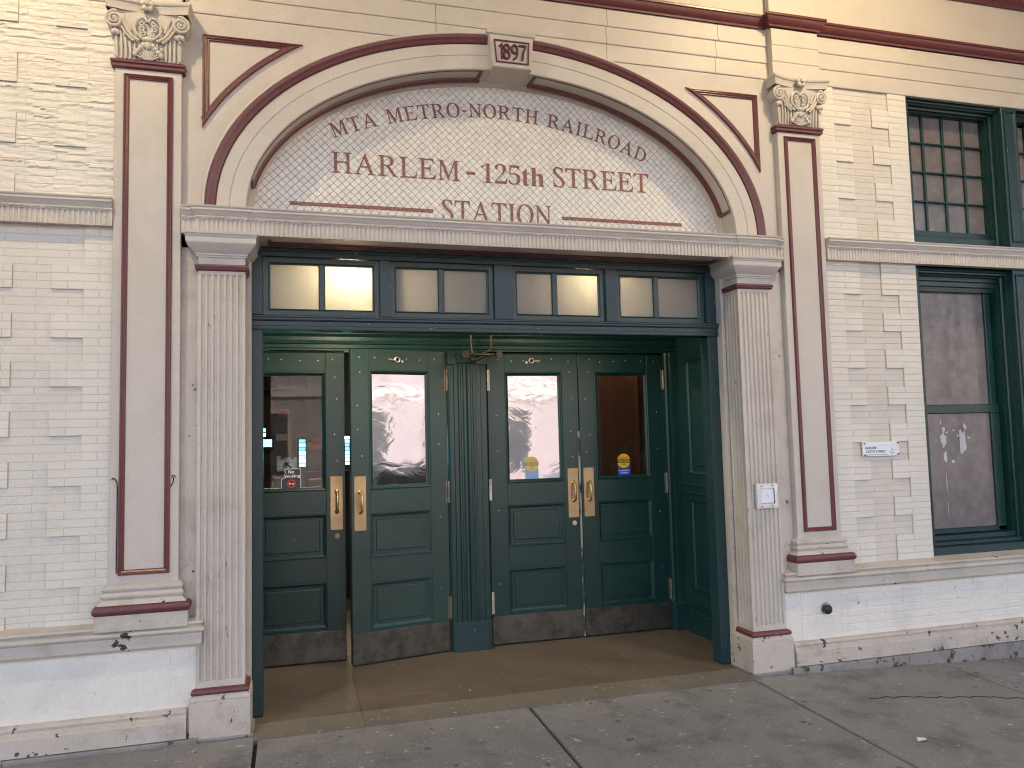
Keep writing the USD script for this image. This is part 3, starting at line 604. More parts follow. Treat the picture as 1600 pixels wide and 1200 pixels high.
# --- string courses: fluted band, bead row, cyma
def fluted(x0, x1, y, depth, z0, z1, pitch, fl=.0065, yb=.03, end=.012):
    n = max(1, int(round((x1-x0-2*end)/pitch))); p = (x1-x0-2*end)/n
    pts = [(x0, yb), (x0, y)]
    for i in range(n):
        a = x0+end+i*p
        pts += [(a+p*.22, y), (a+p*.30, y+fl*.7), (a+p*.5, y+fl), (a+p*.70, y+fl*.7), (a+p*.78, y)]
    pts += [(x1, y), (x1, yb)]
    return plate(Polygon(pts), z1-z0, lambda u, v, h: np.stack([u, v, z0+h], -1))
def course(name, x0, x1, y, label=None, breaks=(), parent=B, z0=2.763, ends=True):
    """cornice strip whose moulding breaks forward on the given (xa, xb, dy) blocks."""
    runs = []; x = x0
    for a, b, dy in breaks:
        if a > x: runs.append((x, a, 0))
        runs.append((a, b, dy)); x = b
    if x < x1: runs.append((x, x1, 0))
    ms = []
    path = []
    for a, b, dy in runs[::-1]:
        path += [(b, y-dy), (a, y-dy)]
    P = [path[0]]
    for q in path[1:]:
        if abs(q[0]-P[-1][0])+abs(q[1]-P[-1][1]) > 1e-6: P.append(q)
    zt = z0+.078
    pr = [(-.1, zt), (.002, zt), (.002, zt+.004), (.006, zt+.006), (.006, zt+.018), (.003, zt+.022), (.008, zt+.026), (.012, zt+.036), (.018, zt+.046), (.024, zt+.050), (.024, zt+.060), (.018, zt+.062), (.026, zt+.068), (.028, zt+.076), (-.1, zt+.079)]
    b = obj(name, [sweep(P, pr, False, PLAN)]+[fluted(a, bb, y-dy, 0, z0, zt, .0258, yb=min(.03, y+.06)) for a, bb, dy in runs], 'cream', parent, label=label, smooth=30)
    beads = []
    for a, bb, dy in runs:
        for x in np.arange(a+.008, bb-.004, .0125):
            if RNG.random() < .93: beads.append(cbox(x-.0042, x+.0042, y-dy-.012, y-dy-.004, zt+.008, zt+.0165, .002))
    obj('bead_row', beads, 'cream', b, kind='stuff')
    return b
course('cornice_band', -1.938, 1.938, -.058, 'fluted cream cornice band between arch and doorway', [(-1.862, -1.590, .024), (-1.590, 1.575, .017), (1.575, 1.862, .024)])
course('string_course', -3.4, -2.292, -.045, 'fluted string course across the left brick pier', z0=2.788)
course('string_course', 2.312, 5.2, -.045, 'fluted string course between upper and lower right windows', z0=2.788)
# portal soffit under the cornice band
obj('portal_soffit', [box(-1.60, 1.60, -.05, .30, 2.772, 2.80)], 'cream_worn', B)
obj('soffit_panel', [box(-1.48, 1.48, .085, .155, 2.762, 2.7715), box(-1.48, -1.46, .0, .085, 2.763, 2.7715), box(1.46, 1.48, .0, .085, 2.763, 2.7715)], 'maroon', B)

# --- spandrel panels
def frame_prof(w, h): return [(0, 0), (0, h*.55), (w*.12, h*.95), (w*.3, h), (w*.42, h*.75), (w*.55, h*.8), (w*.8, h*.45), (w*.92, h*.5), (w, h*.35), (w, 0)]
ell = Polygon(np.vstack([arch(.362, 300), [(-2.2, 2.5), (2.2, 2.5)]]))
for s in (-1, 1):
    x1 = 1.838; rc = sbox(*((.9, 3.2, x1, 3.964) if s > 0 else (-x1, 3.2, -.9, 3.964))).difference(ell)
    if rc.geom_type != 'Polygon': rc = max(rc.geoms, key=lambda q: q.area)
    c = list(rc.simplify(.0008).exterior.coords)[:-1]
    if not Polygon(c).exterior.is_ccw: c = c[::-1]
    obj('panel_moulding', sweep(c, frame_prof(.036, .019), True, XZ(SP)), 'maroon', B, smooth=20, label='maroon three cornered moulding in the ' + ('right' if s > 0 else 'left') + ' spandrel')

# --- outer pilasters
YP = -.03
def rrect(x0, x1, z0, z1): return [(x0, z0), (x1, z0), (x1, z1), (x0, z1)]
def spiral(cx, cz, r0, r1, turns, a0, sgn, n=40):
    t = np.linspace(0, 1, n); r = r0+(r1-r0)*t; a = a0+sgn*t*turns*2*math.pi
    return np.stack([cx+r*np.cos(a), cz+r*np.sin(a)], 1)
def capital(xc, zb, side):
    ms = []
    to = lambda pts, y: [(p[0]+xc, y if np.isscalar(y) else y[i], p[1]+zb) for i, p in enumerate(pts)]
    # bell
    m = trimesh.Trimesh(np.array([(sx*w, y, z) for z, w, yf in ((0, .168, -.034), (.12, .170, -.040), (.22, .182, -.050), (.275, .190, -.056)) for sx in (-1, 1) for y in (yf, .04)]), process=False).convex_hull
    m.apply_translation((xc, 0, zb)); ms.append(m)
    # lower ribs and side leaves
    for k in range(15):
        x = -.160+k*.320/14; h = .115+.03*math.sin(k*1.7)+(.03 if abs(x) > .09 else -.02)
        ms.append(tube(to([(x, .004), (x*1.0, h*.5), (x*1.03, h)], (-.040, -.050, -.050)), (.007, .008, .004), 6))
        if abs(x) > .05: ms.append(ball((xc+x*1.04, -.056, zb+h), (.009, .010, .012), 1))
    # central acanthus
    for k in range(5):
        for s in (-1, 1):
            z = .10-.018*k; x = .012+.014*k
            ms.append(ball((xc+s*x, -.056, zb+z), (.014, .014, .017), 1))
            ms.append(tube(to([(s*.004*k, .005), (s*x*.7, z*.6), (s*(x+.006), z)], (-.045, -.055, -.060)), (.004, .006, .003), 6))
    ms.append(ball((xc, -.064, zb+.112), (.030, .018, .018), 2)); ms.append(ball((xc, -.058, zb+.085), (.022, .016, .03), 2))
    # heart shaped pair of inner scrolls with curls
    for s in (-1, 1):
        c = [(s*.004, .118), (s*.03, .118), (s*.062, .150), (s*.068, .195), (s*.048, .228), (s*.018, .236), (s*.003, .212)]
        ms.append(tube(to(_cr(c, 5), -.066), .0075, 6))
        for (cx, cz, r) in ((.034, .202, .017), (.036, .173, .018), (.026, .143, .016)):
            ms.append(tube(to(spiral(s*cx, cz, r, .004, 1.15, math.pi/2, s), -.068), .0052, 6))
        # stems to the corner volutes
        c = [(s*.045, .105), (s*.085, .130), (s*.115, .175), (s*.140, .222)]
        ms.append(tube(to(_cr(c, 5), -.064), .008, 6))
        c = [(s*.075, .100), (s*.110, .135), (s*.135, .175), (s*.150, .19)]
        ms.append(tube(to(_cr(c, 5), -.062), .007, 6))
        c = [(s*.085, .16), (s*.10, .20), (s*.120, .245)]
        ms.append(tube(to(_cr(c, 4), -.062), .005, 6))
        # volute: disc with a raised spiral, and its rolled side
        vx, vz = s*.172, .212
        ms.append(cyl((xc+vx, -.068, zb+vz), (xc+vx, .02, zb+vz), .046, 20))
        ms.append(tube(to(spiral(vx, vz, .047, .008, 2.1, math.pi*.5, -s, 56), np.linspace(-.068, -.080, 56)), np.linspace(.0085, .006, 56), 6))
        ms.append(ball((xc+vx, -.074, zb+vz), .011, 1))
        # leaf under the volute
        for q in range(3): ms.append(ball((xc+s*(.168+.012*(q-1)), -.056, zb+.142+.006*(q % 2)), (.013, .018, .019), 1))
        ms.append(tube(to([(s*.166, .01), (s*.168, .08), (s*.172, .14)], -.046), (.006, .007, .004), 6))
        ms.append(ball((xc+vx*1.02, -.05, zb+.262), (.026, .03, .014), 1))
    # abacus with hollowed front
    n = 21; xx = np.linspace(.218, -.218, n); yy = -.098+.038*np.cos(xx/.218*math.pi/2)
    path = [(xc+.222, .02)]+[(xc+a, b) for a, b in zip(xx, yy)]+[(xc-.222, .02)]
    ms.append(sweep(path, [(-.06, .285), (-.006, .285), (-.004, .312), (.0, .318), (.0, .325), (.006, .330), (.010, .338), (.010, .350), (-.06, .352)], False, lambda u, v, h: np.stack([u, v, zb+h-.012], -1)))
    # flower
    for k in range(5):
        a = k*2*math.pi/5+.3; ms.append(ball((xc+.024*math.cos(a), -.088, zb+.304+.024*math.sin(a)), (.019, .014, .019), 1))
    ms.append(ball((xc, -.102, zb+.304), (.012, .012, .012), 1))
    return ms
def _cr(c, k):
    c = np.array(c, float); out = []
    P = np.vstack([2*c[0]-c[1], c, 2*c[-1]-c[-2]])
    for i in range(1, len(P)-2):
        for t in np.linspace(0, 1, k, endpoint=False):
            a, b, d, e = P[i-1], P[i], P[i+1], P[i+2]
            out.append(.5*((2*b)+(-a+d)*t+(2*a-5*b+4*d-e)*t*t+(-a+3*b-3*d+e)*t**3))
    out.append(c[-1]); return np.array(out)
for s, xc in ((-1, -2.118), (1, 2.135)):
    x0, x1 = xc-.174, xc+.174
    pl = obj('pilaster', cbox(x0, x1, YP, .06, .80, 3.80, .003), 'cream', B, label='panelled cream pilaster with maroon panel moulding ' + ('left of the entrance' if s < 0 else 'right of the entrance'))
    po = rrect(xc-.126, xc+.129, .893, 3.662)
    obj('panel_moulding', sweep(po, frame_prof(.029, .017), True, XZ(YP)), 'maroon', pl, smooth=20)
    nk = [(0, 3.690), (.006, 3.692), (.016, 3.700), (.018, 3.712), (.013, 3.718), (.020, 3.724), (.022, 3.734), (.014, 3.742), (0, 3.744)]
    obj('necking', sweep([(x1, .03), (x1, YP), (x0, YP), (x0, .03)], nk, False, PLAN), 'maroon', pl, smooth=30)
    obj('capital', capital(xc, 3.742, s), 'cream', pl, smooth=40)
    bp = [(x1, .03), (x1, YP), (x0, YP), (x0, .03)]
    obj('base_moulding', sweep(bp, [(0, .850), (.010, .847), (.022, .838), (.026, .824), (.022, .812), (.016, .808), (.024, .800), (.030, .788), (.026, .776), (.018, .772), (.026, .764), (.040, .752), (.044, .744), (0, .744)], False, PLAN), 'ledge_paint', pl, smooth=30)
    obj('torus', sweep(bp, [(0, .7435), (.046, .7435), (.058, .738), (.064, .722), (.062, .704), (.052, .694), (0, .694)], False, PLAN), 'maroon_worn', pl, smooth=40)
    obj('plinth_block', sweep(bp, [(0, .6935), (.054, .6935), (.054, .612), (0, .612)], False, PLAN), 'cream_worn', pl)

# --- fluted pilasters of the doorway
def fluted_shaft(x0, x1, yf, yb, side, z0, z1):
    n = 7; w = x1-x0; e = .012; p = (w-2*e)/n; f = .011
    pts = [(x0, yb)]
    def run(a0, b0, a1, b1, k, nx, ny):
        out = []
        L = math.hypot(a1-a0, b1-b0); ux, uy = (a1-a0)/L, (b1-b0)/L; q = L/k
        for i in range(k):
            for t, dd in ((.18, 0), (.24, .7), (.38, .97), (.5, 1), (.62, .97), (.76, .7), (.82, 0)):
                out.append((a0+ux*(i+t)*q+nx*f*dd, b0+uy*(i+t)*q+ny*f*dd))
        return out
    if side > 0:      # the inner face is on the left: fine reeds there
        pts = [(x0, yb)]+run(x0, yb-.02, x0, yf+.014, 6, .35, 0)+[(x0, yf)]
    else: pts = [(x0, yb), (x0, yf)]
    pts += run(x0+e, yf, x1-e, yf, n, 0, 1)+[(x1, yf)]
    if side < 0: pts += run(x1, yf+.014, x1, yb-.02, 6, -.35, 0)
    pts += [(x1, yb)]
    return plate(Polygon(pts), z1-z0, lambda u, v, h: np.stack([u, v, z0+h], -1))
for s in (-1, 1):
    x0, x1 = (1.578, 1.830) if s > 0 else (-1.852, -1.600)
    yf, yb = -.040, .22
    fp = obj('fluted_pilaster', [fluted_shaft(x0, x1, yf, yb, s, .300, 2.535), cbox(x0, x1, yf, yb, .262, .3005, .002), cbox(x0, x1, yf, yb, 2.5345, 2.67, .002)], 'cream_flute', B, smooth=35,
             label='fluted cream pilaster at the ' + ('right' if s > 0 else 'left') + ' side of the doorway')
    pp = [(x1, .03), (x1, yf), (x0, yf), (x0, yb)] if s > 0 else [(x1, yb), (x1, yf), (x0, yf), (x0, .03)]
    obj('necking', sweep(pp, [(0, 2.556), (.008, 2.558), (.014, 2.566), (.013, 2.573), (.017, 2.578), (.017, 2.588), (.006, 2.594), (0, 2.595)], False, PLAN), 'maroon', fp, smooth=30)
    obj('capital_moulding', sweep(pp, [(0, 2.634), (.008, 2.634), (.008, 2.642), (.014, 2.646), (.014, 2.655), (.020, 2.660), (.034, 2.672), (.050, 2.692), (.056, 2.702), (.058, 2.706), (.060, 2.712), (.060, 2.738), (.064, 2.742), (.064, 2.748), (.072, 2.756), (.074, 2.770), (0, 2.770)], False, PLAN), 'cream', fp, smooth=25)
    obj('base_ring', sweep(pp, [(0, .266), (.006, .264), (.020, .256), (.024, .244), (.020, .234), (.014, .230), (0, .230)], False, PLAN), 'maroon_worn', fp, smooth=35)
    obj('plinth_block', sweep(pp, [(0, .2295), (.014, .2295), (.018, .222), (.028, .214), (.030, .204), (.026, .200), (.030, .190), (.030, .006), (0, .006)], False, PLAN), 'plinth_paint', fp, smooth=25)
    obj('foundation_stone', cbox(x0-.04, x1+.045, yf-.036, .2, -.3, .005, .006), 'foundation', B)
    # cream stop between pilaster and green casing
    a, b = (1.552, 1.5785) if s > 0 else (-1.6005, -1.574)
    obj('jamb_stop', cbox(a, b, .14, .30, .0, 2.772, .003), 'cream_flute', B)

# --- green transom screen and casing
Y0 = .205
TS = obj('portal_frame', [cbox(-1.576, -1.512, Y0, .32, .004, 2.265, .003), cbox(1.476, 1.553, Y0, .32, .004, 2.265, .003),
                          box(-1.576, 1.553, Y0+.002, .32, 2.2655, 2.355), cbox(-1.576, 1.553, Y0, .32, 2.715, 2.7715, .002),
                          cbox(-1.576, -1.512, Y0, .32, 2.3555, 2.7145, .002), cbox(1.476, 1.553, Y0, .32, 2.3555, 2.7145, .002),
                          cbox(-.811, -.746, Y0+.002, .32, 2.3555, 2.7145, .002), cbox(-.068, .053, Y0+.002, .32, 2.3555, 2.7145, .002), cbox(.716, .793, Y0+.002, .32, 2.3555, 2.7145, .002)], 'green_worn', B, label='dark green timber casing with a row of transom lights')
TB = [(0, 2.262), (.016, 2.262), (.018, 2.268), (.018, 2.284), (.012, 2.288), (.012, 2.314), (.020, 2.318), (.024, 2.324), (.024, 2.334), (.030, 2.338), (.030, 2.346), (.012, 2.352), (0, 2.353)]
obj('transom_bar', sweep([(1.556, .31), (1.556, Y0), (-1.579, Y0), (-1.579, .31)], TB, False, PLAN), 'green_worn', TS, smooth=20)
obj('head_bead', sweep([(1.553, Y0), (-1.576, Y0)], [(0, 2.742), (.008, 2.744), (.008, 2.752), (0, 2.756)], False, PLAN), 'green_worn', TS)
for x0, x1, xm in ((-1.512, -.811, -1.163), (-.746, -.068, -.416), (.053, .716, .359), (.793, 1.476, 1.105)):
    pr = [(0, 0), (0, .030), (.030, .030), (.036, .024), (.042, .022), (.042, 0)]
    w = obj('transom_window', [sweep(rrect(x0+.001, x1-.001, 2.356, 2.714), pr, True, XZ(.262)), cbox(xm-.019, xm+.019, .236, .262, 2.39, 2.68, .004)], 'green', B)
    zz = (2.398, 2.672)
    for a, b in ((x0+.038, xm-.014), (xm+.014, x1-.038)):
        obj('pane', box(a, b, .252, .257, *zz), 'frosted', w)
# --- vestibule recess
obj('vestibule_ceiling', box(-1.80, 1.80, .32, 1.35, 2.78, 2.80), 'green', B)
YD = 1.25
for s in (-1, 1):
    X0 = s*1.75
    w = obj('vestibule_wall', box(*sorted((X0, X0+s*.05)), .30, 1.34, .0, 2.80), 'green', B, label='green panelled side wall of the recessed entrance')
    to = lambda u, v, h, X0=X0, s=s: np.stack([X0-s*h, u, v], -1)
    for z0, z1 in ((1.262, 2.18), (.352, 1.055)):
        pth = [(.40, z0), (1.03, z0), (1.03, z1), (.40, z1)]
        obj('panel_moulding', sweep(pth, [(0, 0), (0, .006), (.006, .016), (.014, .012), (.02, .004), (.024, 0)], True, to), 'green', w, smooth=20)
        obj('panel', sweep([(.46, z0+.06), (.97, z0+.06), (.97, z1-.06), (.46, z1-.06)], [(0, 0), (.008, .006), (.26, .006), (.26, 0)], True, to), 'green', w)
    for z, hh in ((1.180, .018), (1.113, .016), (.222, .018), (.192, .012), (.125, .02)):
        obj('rail_moulding', sweep([(.325, z), (1.19, z)], [(-.014, 0), (-.014, hh*.5), (-.006, hh), (.002, hh*.9), (.008, hh*.3), (.008, 0)], False, to), 'green', w, smooth=20)
    obj('wall_base', sweep([(.325, .0), (1.19, .0)], [(0, 0), (0, .014), (.112, .014), (.112, 0)], False, to), 'green', w)
# door frame: head, mullion, jambs
YF = 1.20
HD = [(0, 2.262), (.010, 2.262), (.010, 2.276), (.018, 2.280), (.018, 2.306), (.026, 2.312), (.030, 2.330), (.020, 2.336), (.020, 2.362), (.030, 2.372), (.040, 2.386), (.040, 2.396), (0, 2.40)]
DF = obj('door_frame', [box(-1.80, 1.80, 1.23, 1.33, 2.262, 2.79), sweep([(1.75, 1.23), (-1.75, 1.23)], HD, False, PLAN)], 'green', B, smooth=25, label='green moulded door frame with central fluted mullion')
mul = Polygon([(-.196, 1.33), (-.196, 1.215), (-.180, 1.205), (-.150, 1.205), (-.146, 1.195), (-.118, 1.195), (-.112, 1.180), (-.100, 1.180), (-.094, 1.186), (-.082, 1.186), (-.076, 1.176), (-.058, 1.172), (-.05, 1.180), (-.044, 1.172), (-.024, 1.176), (-.018, 1.186), (-.006, 1.186), (0, 1.180), (.014, 1.180), (.02, 1.195), (.06, 1.195), (.066, 1.205), (.108, 1.205), (.118, 1.215), (.118, 1.33)])
mu = obj('mullion', [plate(mul, 1.935, lambda u, v, h: np.stack([u, v, .222+h], -1)), cbox(-.196, .118, 1.19, 1.33, 2.1575, 2.262, .003), cbox(-.125, .030, 1.172, 1.20, 2.165, 2.25, .008)], 'green', DF, smooth=20)
mb = Polygon([(-.198, 1.33), (-.198, 1.20), (-.186, 1.180), (-.15, 1.166), (.07, 1.166), (.108, 1.180), (.120, 1.20), (.120, 1.33)])
obj('mullion_base', plate(mb, .221, lambda u, v, h: np.stack([u, v, .001+h], -1)), 'green_worn', mu, smooth=30)
for s in (-1, 1):
    a = 1.642 if s > 0 else -1.722
    b = s*1.75
    pts = [(a, 1.33), (a, 1.215), (a+s*.012, 1.205), (a+s*.038, 1.205), (a+s*.044, 1.192), (a+s*.06, 1.188)]+([(b, 1.188)] if abs(b) > abs(a)+.06 else [])+[(b, 1.33)]
    obj('door_jamb', plate(Polygon(pts).buffer(0), 2.26, lambda u, v, h: np.stack([u, v, .001+h], -1)), 'green', DF, smooth=20)
    if s > 0: obj('jamb_base', cbox(1.644, 1.752, 1.176, 1.33, .001, .222, .004), 'green_worn', DF)
# --- right windows
def window(x0, x1, z0, z1, name, label, kind):
    Yw = .16
    f = obj(name, [box(x0-.07, x0+.02, .12, .22, z0, z1), sweep(rrect(x0, x1, z0, z1), [(0, -.06), (0, .10), (.012, .104), (.022, .10), (.026, .085), (.036, .085), (.036, .05), (.05, .045), (.05, .02), (.062, .02), (.062, -.06)], True, XZ(.14))], 'green', B, smooth=20, label=label)
    return f
wx0, wx1 = 3.145, 4.040
f = window(wx0, wx1, 2.93, 4.082, 'barred_window', 'upper window with sixteen small dulled panes and green bars', 'u')
gx = [3.210, 3.405, 3.600, 3.795, 3.975]; gz = [3.100, 3.334, 3.566, 3.797, 4.020]
obj('sash', [box(gx[0]-.04, gx[0], .15, .20, 3.05, 4.05), box(gx[4], gx[4]+.035, .15, .20, 3.05, 4.05), cbox(gx[0]-.04, gx[4]+.035, .148, .20, 3.045, 3.10, .004), cbox(gx[0]-.04, gx[4]+.035, .148, .20, 4.018, 4.06, .004)], 'green', f)
for k in range(4):
    for j in range(4): obj('pane', cbox(gx[k]+.002, gx[k+1]-.002, .178, .184, gz[j]+.002, gz[j+1]-.002, .001), 'pane_paint', f)
for k in range(1, 4): obj('glazing_bar', cbox(gx[k]-.010, gx[k]+.010, .158, .19, 3.09, 4.03, .004), 'green', f)
for j in range(1, 4): obj('glazing_bar', cbox(gx[0], gx[4], .156, .188, gz[j]-.008, gz[j]+.008, .004), 'green', f)
obj('sill', [cbox(wx0-.06, wx1, .07, .2, 2.94, 2.992, .005), cbox(wx0-.06, wx1, .10, .2, 2.9925, 3.045, .005)], 'green', f)
obj('lintel_soffit', box(3.05, 5.2, .01, .4, 4.083, 4.10), 'cream_worn', B)
f = window(wx0, wx1, .66, 2.785, 'sash_window', 'tall lower sash window with painted over mauve panes and torn paper', 'l')
obj('window_head', [sweep([(wx1, .16), (wx0-.06, .16)], [(0, 2.628), (.010, 2.628), (.014, 2.66), (.024, 2.668), (.024, 2.700), (.036, 2.708), (.036, 2.74), (.06, 2.75), (.06, 2.785), (0, 2.785)], False, PLAN)], 'green', f, smooth=20)
obj('pane', cbox(3.19, 3.915, .190, .196, 1.75, 2.64, .001), 'pane_paint', f); obj('pane', cbox(3.19, 3.885, .168, .174, .82, 1.70, .001), 'pane_paint', f)
obj('sash', [cbox(3.902, 3.96, .17, .21, 1.70, 2.64, .004), cbox(3.15, 3.965, .155, .215, 1.688, 1.757, .006)], 'green', f)
obj('sash', [cbox(3.873, 3.955, .148, .20, .79, 1.69, .004), cbox(3.15, 3.955, .148, .20, .785, .826, .006)], 'green', f)
obj('sill', [cbox(3.10, 4.03, .03, .2, .648, .712, .006), cbox(3.10, 4.03, .07, .2, .7125, .742, .006), cbox(3.10, 4.03, .11, .2, .7425, .782, .006)], 'green_worn', f)
for cx, cz, w, h, sd in ((3.42, 1.49, .035, .075, 1), (3.60, 1.47, .05, .13, 2), (3.43, 1.36, .025, .06, 3), (3.50, 1.325, .018, .018, 4), (3.425, 1.57, .02, .03, 5), (3.63, 1.585, .02, .03, 6), (3.66, 1.50, .012, .012, 7), (3.405, 1.62, .01, .02, 8), (3.52, 1.56, .012, .006, 9), (3.427, 1.18, .004, .10, 10), (3.425, .98, .003, .07, 11), (3.56, 1.52, .012, .012, 12), (3.455, 1.545, .016, .008, 13)):
    r = np.random.default_rng(sd); a = np.linspace(0, 2*math.pi, 15)[:-1]
    p = Polygon([(cx+w*math.cos(t)*q, cz+h*math.sin(t)*q) for t, q in zip(a, r.uniform(.45, 1.0, 14))]).buffer(0)
    obj('torn_paper', plate(p, .001, XZ(.1675)), 'peeled', f)
# window post and the next window beyond it
WP = obj('window_post', [cbox(4.018, 4.170, .0, .22, .70, 4.083, .004)], 'green_worn', B, label='broad green timber post between the right windows')
for z0, z1 in ((.76, 2.75), (3.0, 4.05)):
    obj('panel_moulding', sweep(rrect(4.040, 4.150, z0, z1), [(0, 0), (0, .008), (.006, .010), (.012, .006), (.016, 0)], True, XZ(.0)), 'green_worn', WP, smooth=20)
w2 = obj('barred_window', [box(4.17, 5.2, .10, .2, 4.03, 4.083), box(4.17, 5.2, .10, .2, 2.93, 3.06), box(4.17, 4.23, .11, .2, 3.06, 4.03)], 'green', B)
for k in range(4):
    for j in range(4): obj('pane', box(4.24+k*.2, 4.43+k*.2, .178, .184, gz[j]+.004, gz[j+1]-.004), 'pane_paint', w2)
for j in range(1, 4): obj('glazing_bar', cbox(4.23, 5.1, .156, .188, gz[j]-.008, gz[j]+.008, .004), 'green', w2)
for k in range(1, 4): obj('glazing_bar', cbox(4.225+k*.2, 4.245+k*.2, .158, .19, 3.06, 4.03, .004), 'green', w2)
w2 = obj('sash_window', [box(4.17, 5.2, .10, .2, 2.62, 2.785), box(4.17, 5.2, .03, .2, .648, .80), box(4.17, 4.25, .11, .2, .8, 2.62)], 'green', B)
obj('pane', box(4.25, 5.1, .178, .184, .8, 2.62), 'pane_paint', w2)
obj('window_backing', [box(3.0, 5.3, .24, .26, .5, 4.2)], 'void', B)
obj('pier_end', [box(3.06, 3.109, .03, .24, .648, 2.80)], 'brick_paint', B)
obj('pier_end', [box(3.06, 3.113, .03, .24, 2.935, 4.083)], 'brick_paint', B)
# shell that closes the building behind the front
obj('wall_core', [box(-6.5, -3.25, .0, .3, -.3, 6.12), box(5.2, 9, .0, .3, -.3, 6.12), box(-4.2, -1.8, .061, .3, -.3, 6.12), box(1.83, 3.06, .061, .3, -.3, 6.12), box(-1.8, 1.83, .21, .30, 2.80, 6.12), box(1.83, 5.2, .26, .3, -.3, 6.12)], 'brick_paint', B)

# ------------------------------------------------------------------ the four swing doors (each turns on its own hinges)
def door(label, hinge, s, w=.752, rz=0.0, film=None, mat='green', plate_hi=True, lock=False, seed=1, ring=None, hb='hinge_metal', edge=False):
    """s = +1: the leaf runs to +x from its hinge, -1: to -x. local y = 0 is the street face."""
    r = np.random.default_rng(seed)
    d = thing('swing_door', label, 'door', (hinge[0], hinge[1], .008), rz, group='green entrance doors')
    to = lambda u, v, h: np.stack([s*u, -h, v], -1)
    xa, xb = .142, .614              # opening between the stiles
    rails = ((0.0, .236), (.562, .738), (1.054, 1.226), (2.096, 2.250))
    zo = ((.236, .562), (.738, 1.054), (1.226, 2.096))
    def bx(a, b, y0, y1, z0, z1, c=.0025): return cbox(*sorted((s*a, s*b)), y0, y1, z0, z1, c)
    obj('leaf', [bx(0, xa, 0, .045, 0, 2.25), bx(xb, w, 0, .045, 0, 2.25)]+[bx(xa-.001, xb+.001, .0006, .0444, *z) for z in rails], mat, d)
    for k, (z0, z1) in enumerate(zo):
        pth = rrect(xa, xb, z0, z1)
        if s < 0: pth = pth[::-1]
        if k < 2:
            mp = [(0, -.014), (0, .002), (.004, .0035), (.010, .001), (.013, -.005), (.022, -.008), (.026, -.014)]
            obj('panel', [bx(xa, xb, .014, .03, z0, z1, .0001), bx(xa+.045, xb-.045, .008, .02, z0+.045, z1-.045, .006)], mat, d)
        else:
            mp = [(0, -.024), (0, .003), (.006, .006), (.012, .003), (.016, -.006), (.026, -.010), (.028, -.024)]
            obj('glass', bx(xa, xb, .021, .026, z0, z1, .0005), film or 'clear_glass', d)
        ww = .5
        obj('panel_moulding' if k < 2 else 'glazing_bead', sweep([(s*u if False else u, v) for u, v in rrect(xa, xb, z0, z1)], mp, True, to), mat, d, smooth=15)
    obj('kick_plate', bx(.004, w-.004, -.0022, .001, .006, .214, .001), 'kick', d)
    pp = obj('pull_plate', bx(.644, .732, -.0026, .001, .936, 1.326, .0012), 'bronze_plate', d)
    hx = s*.690
    path = _cr([(hx, -.002, 1.212), (hx, -.030, 1.208), (hx, -.046, 1.195), (hx, -.050, 1.165), (hx, -.050, 1.115), (hx, -.046, 1.085), (hx, -.030, 1.072), (hx, -.002, 1.068)], 5)
    obj('pull_handle', [tube(path, np.interp(np.arange(len(path)), [0, 6, len(path)/2, len(path)-7, len(path)-1], [.011, .0085, .0105, .0085, .011]), 10), ball((hx, -.004, 1.212), (.017, .007, .017), 2), ball((hx, -.004, 1.068), (.017, .007, .017), 2)], 'brass', pp, smooth=40)
    for a in (.652, .724):
        for z in (.946, 1.131, 1.316): obj('screw', cyl((s*a, -.001, z), (s*a, -.0042, z), .0035, 8), 'hinge_metal', pp)
    for z, hh in ((2.032, .165), (1.180, .165), (.318, .165)):
        n = 5; q = hh/n
        hg = [cyl((s*.000, -.008, z-hh/2+i*q+.001), (s*.000, -.008, z-hh/2+(i+1)*q-.001), .0095, 10) for i in range(n)]
        obj('hinge', hg+[bx(.0, .018, -.0015, .001, z-hh/2, z+hh/2, .0005)], hb, d, smooth=40)
    if lock:
        obj('lock_cylinder', [cyl((s*.690, .0, .892), (s*.690, -.010, .892), .018, 20), cyl((s*.690, -.009, .892), (s*.690, -.014, .892), .012, 16)], 'hinge_bright' if lock == 'b' else 'hinge_metal', d, smooth=40)
    for x, z in [(.08+.118*i+r.uniform(-.02, .02), 2.19+r.uniform(-.012, .012)) for i in range(6)]+[(.685+r.uniform(-.02, .02), q+r.uniform(-.05, .05)) for q in (2.05, 1.85, 1.62, 1.46)]+[(.07, q+r.uniform(-.05, .05)) for q in (1.75, 1.5, .98, .5)]:
        obj('filled_screw', ball((s*x, -.0005, z), (.0042, .002, .0042), 1), 'screw', d)
    if ring:
        x, z = ring
        a = np.linspace(0, 2*math.pi, 15)
        obj('old_hook', [tube([(s*(x+.019*math.cos(t)), -.006, z+.019*math.sin(t)) for t in a], .0055, 6), tube([(s*(x+.015), -.005, z), (s*(x+.045), -.007, z-.004), (s*(x+.072), -.004, z+.003)], (.006, .008, .003), 6), cyl((s*(x-.04), 0, z-.012), (s*(x-.04), -.006, z-.012), .009, 10)], 'hinge_bright', d, smooth=40)
    if edge:
        obj('worn_edge_strip', bx(w-.012, w+.004, -.004, .03, .004, 1.62, .002), 'astragal', d)
    return d
door('green door leaf at the left with clear glass showing the ticket hall, shut', (-1.7165, YD), 1, lock='d', seed=3, hb='hinge_metal')
door('green door leaf standing ajar with scuffed grey paint and wrinkled mirror film', (-.200, 1.222), -1, w=.752, rz=12.2, film='mirror_film', mat='green_scuffed', seed=4, ring=(.395, 2.178))
door('green door leaf right of the mullion with wrinkled mirror film and white hinges', (.131, YD), 1, film='mirror_film_b', lock='b', seed=5, ring=(.365, 2.186), hb='hinge_bright', edge=True)
door('green door leaf at the right with brown wood seen through its glass', (1.642, YD), -1, seed=6)

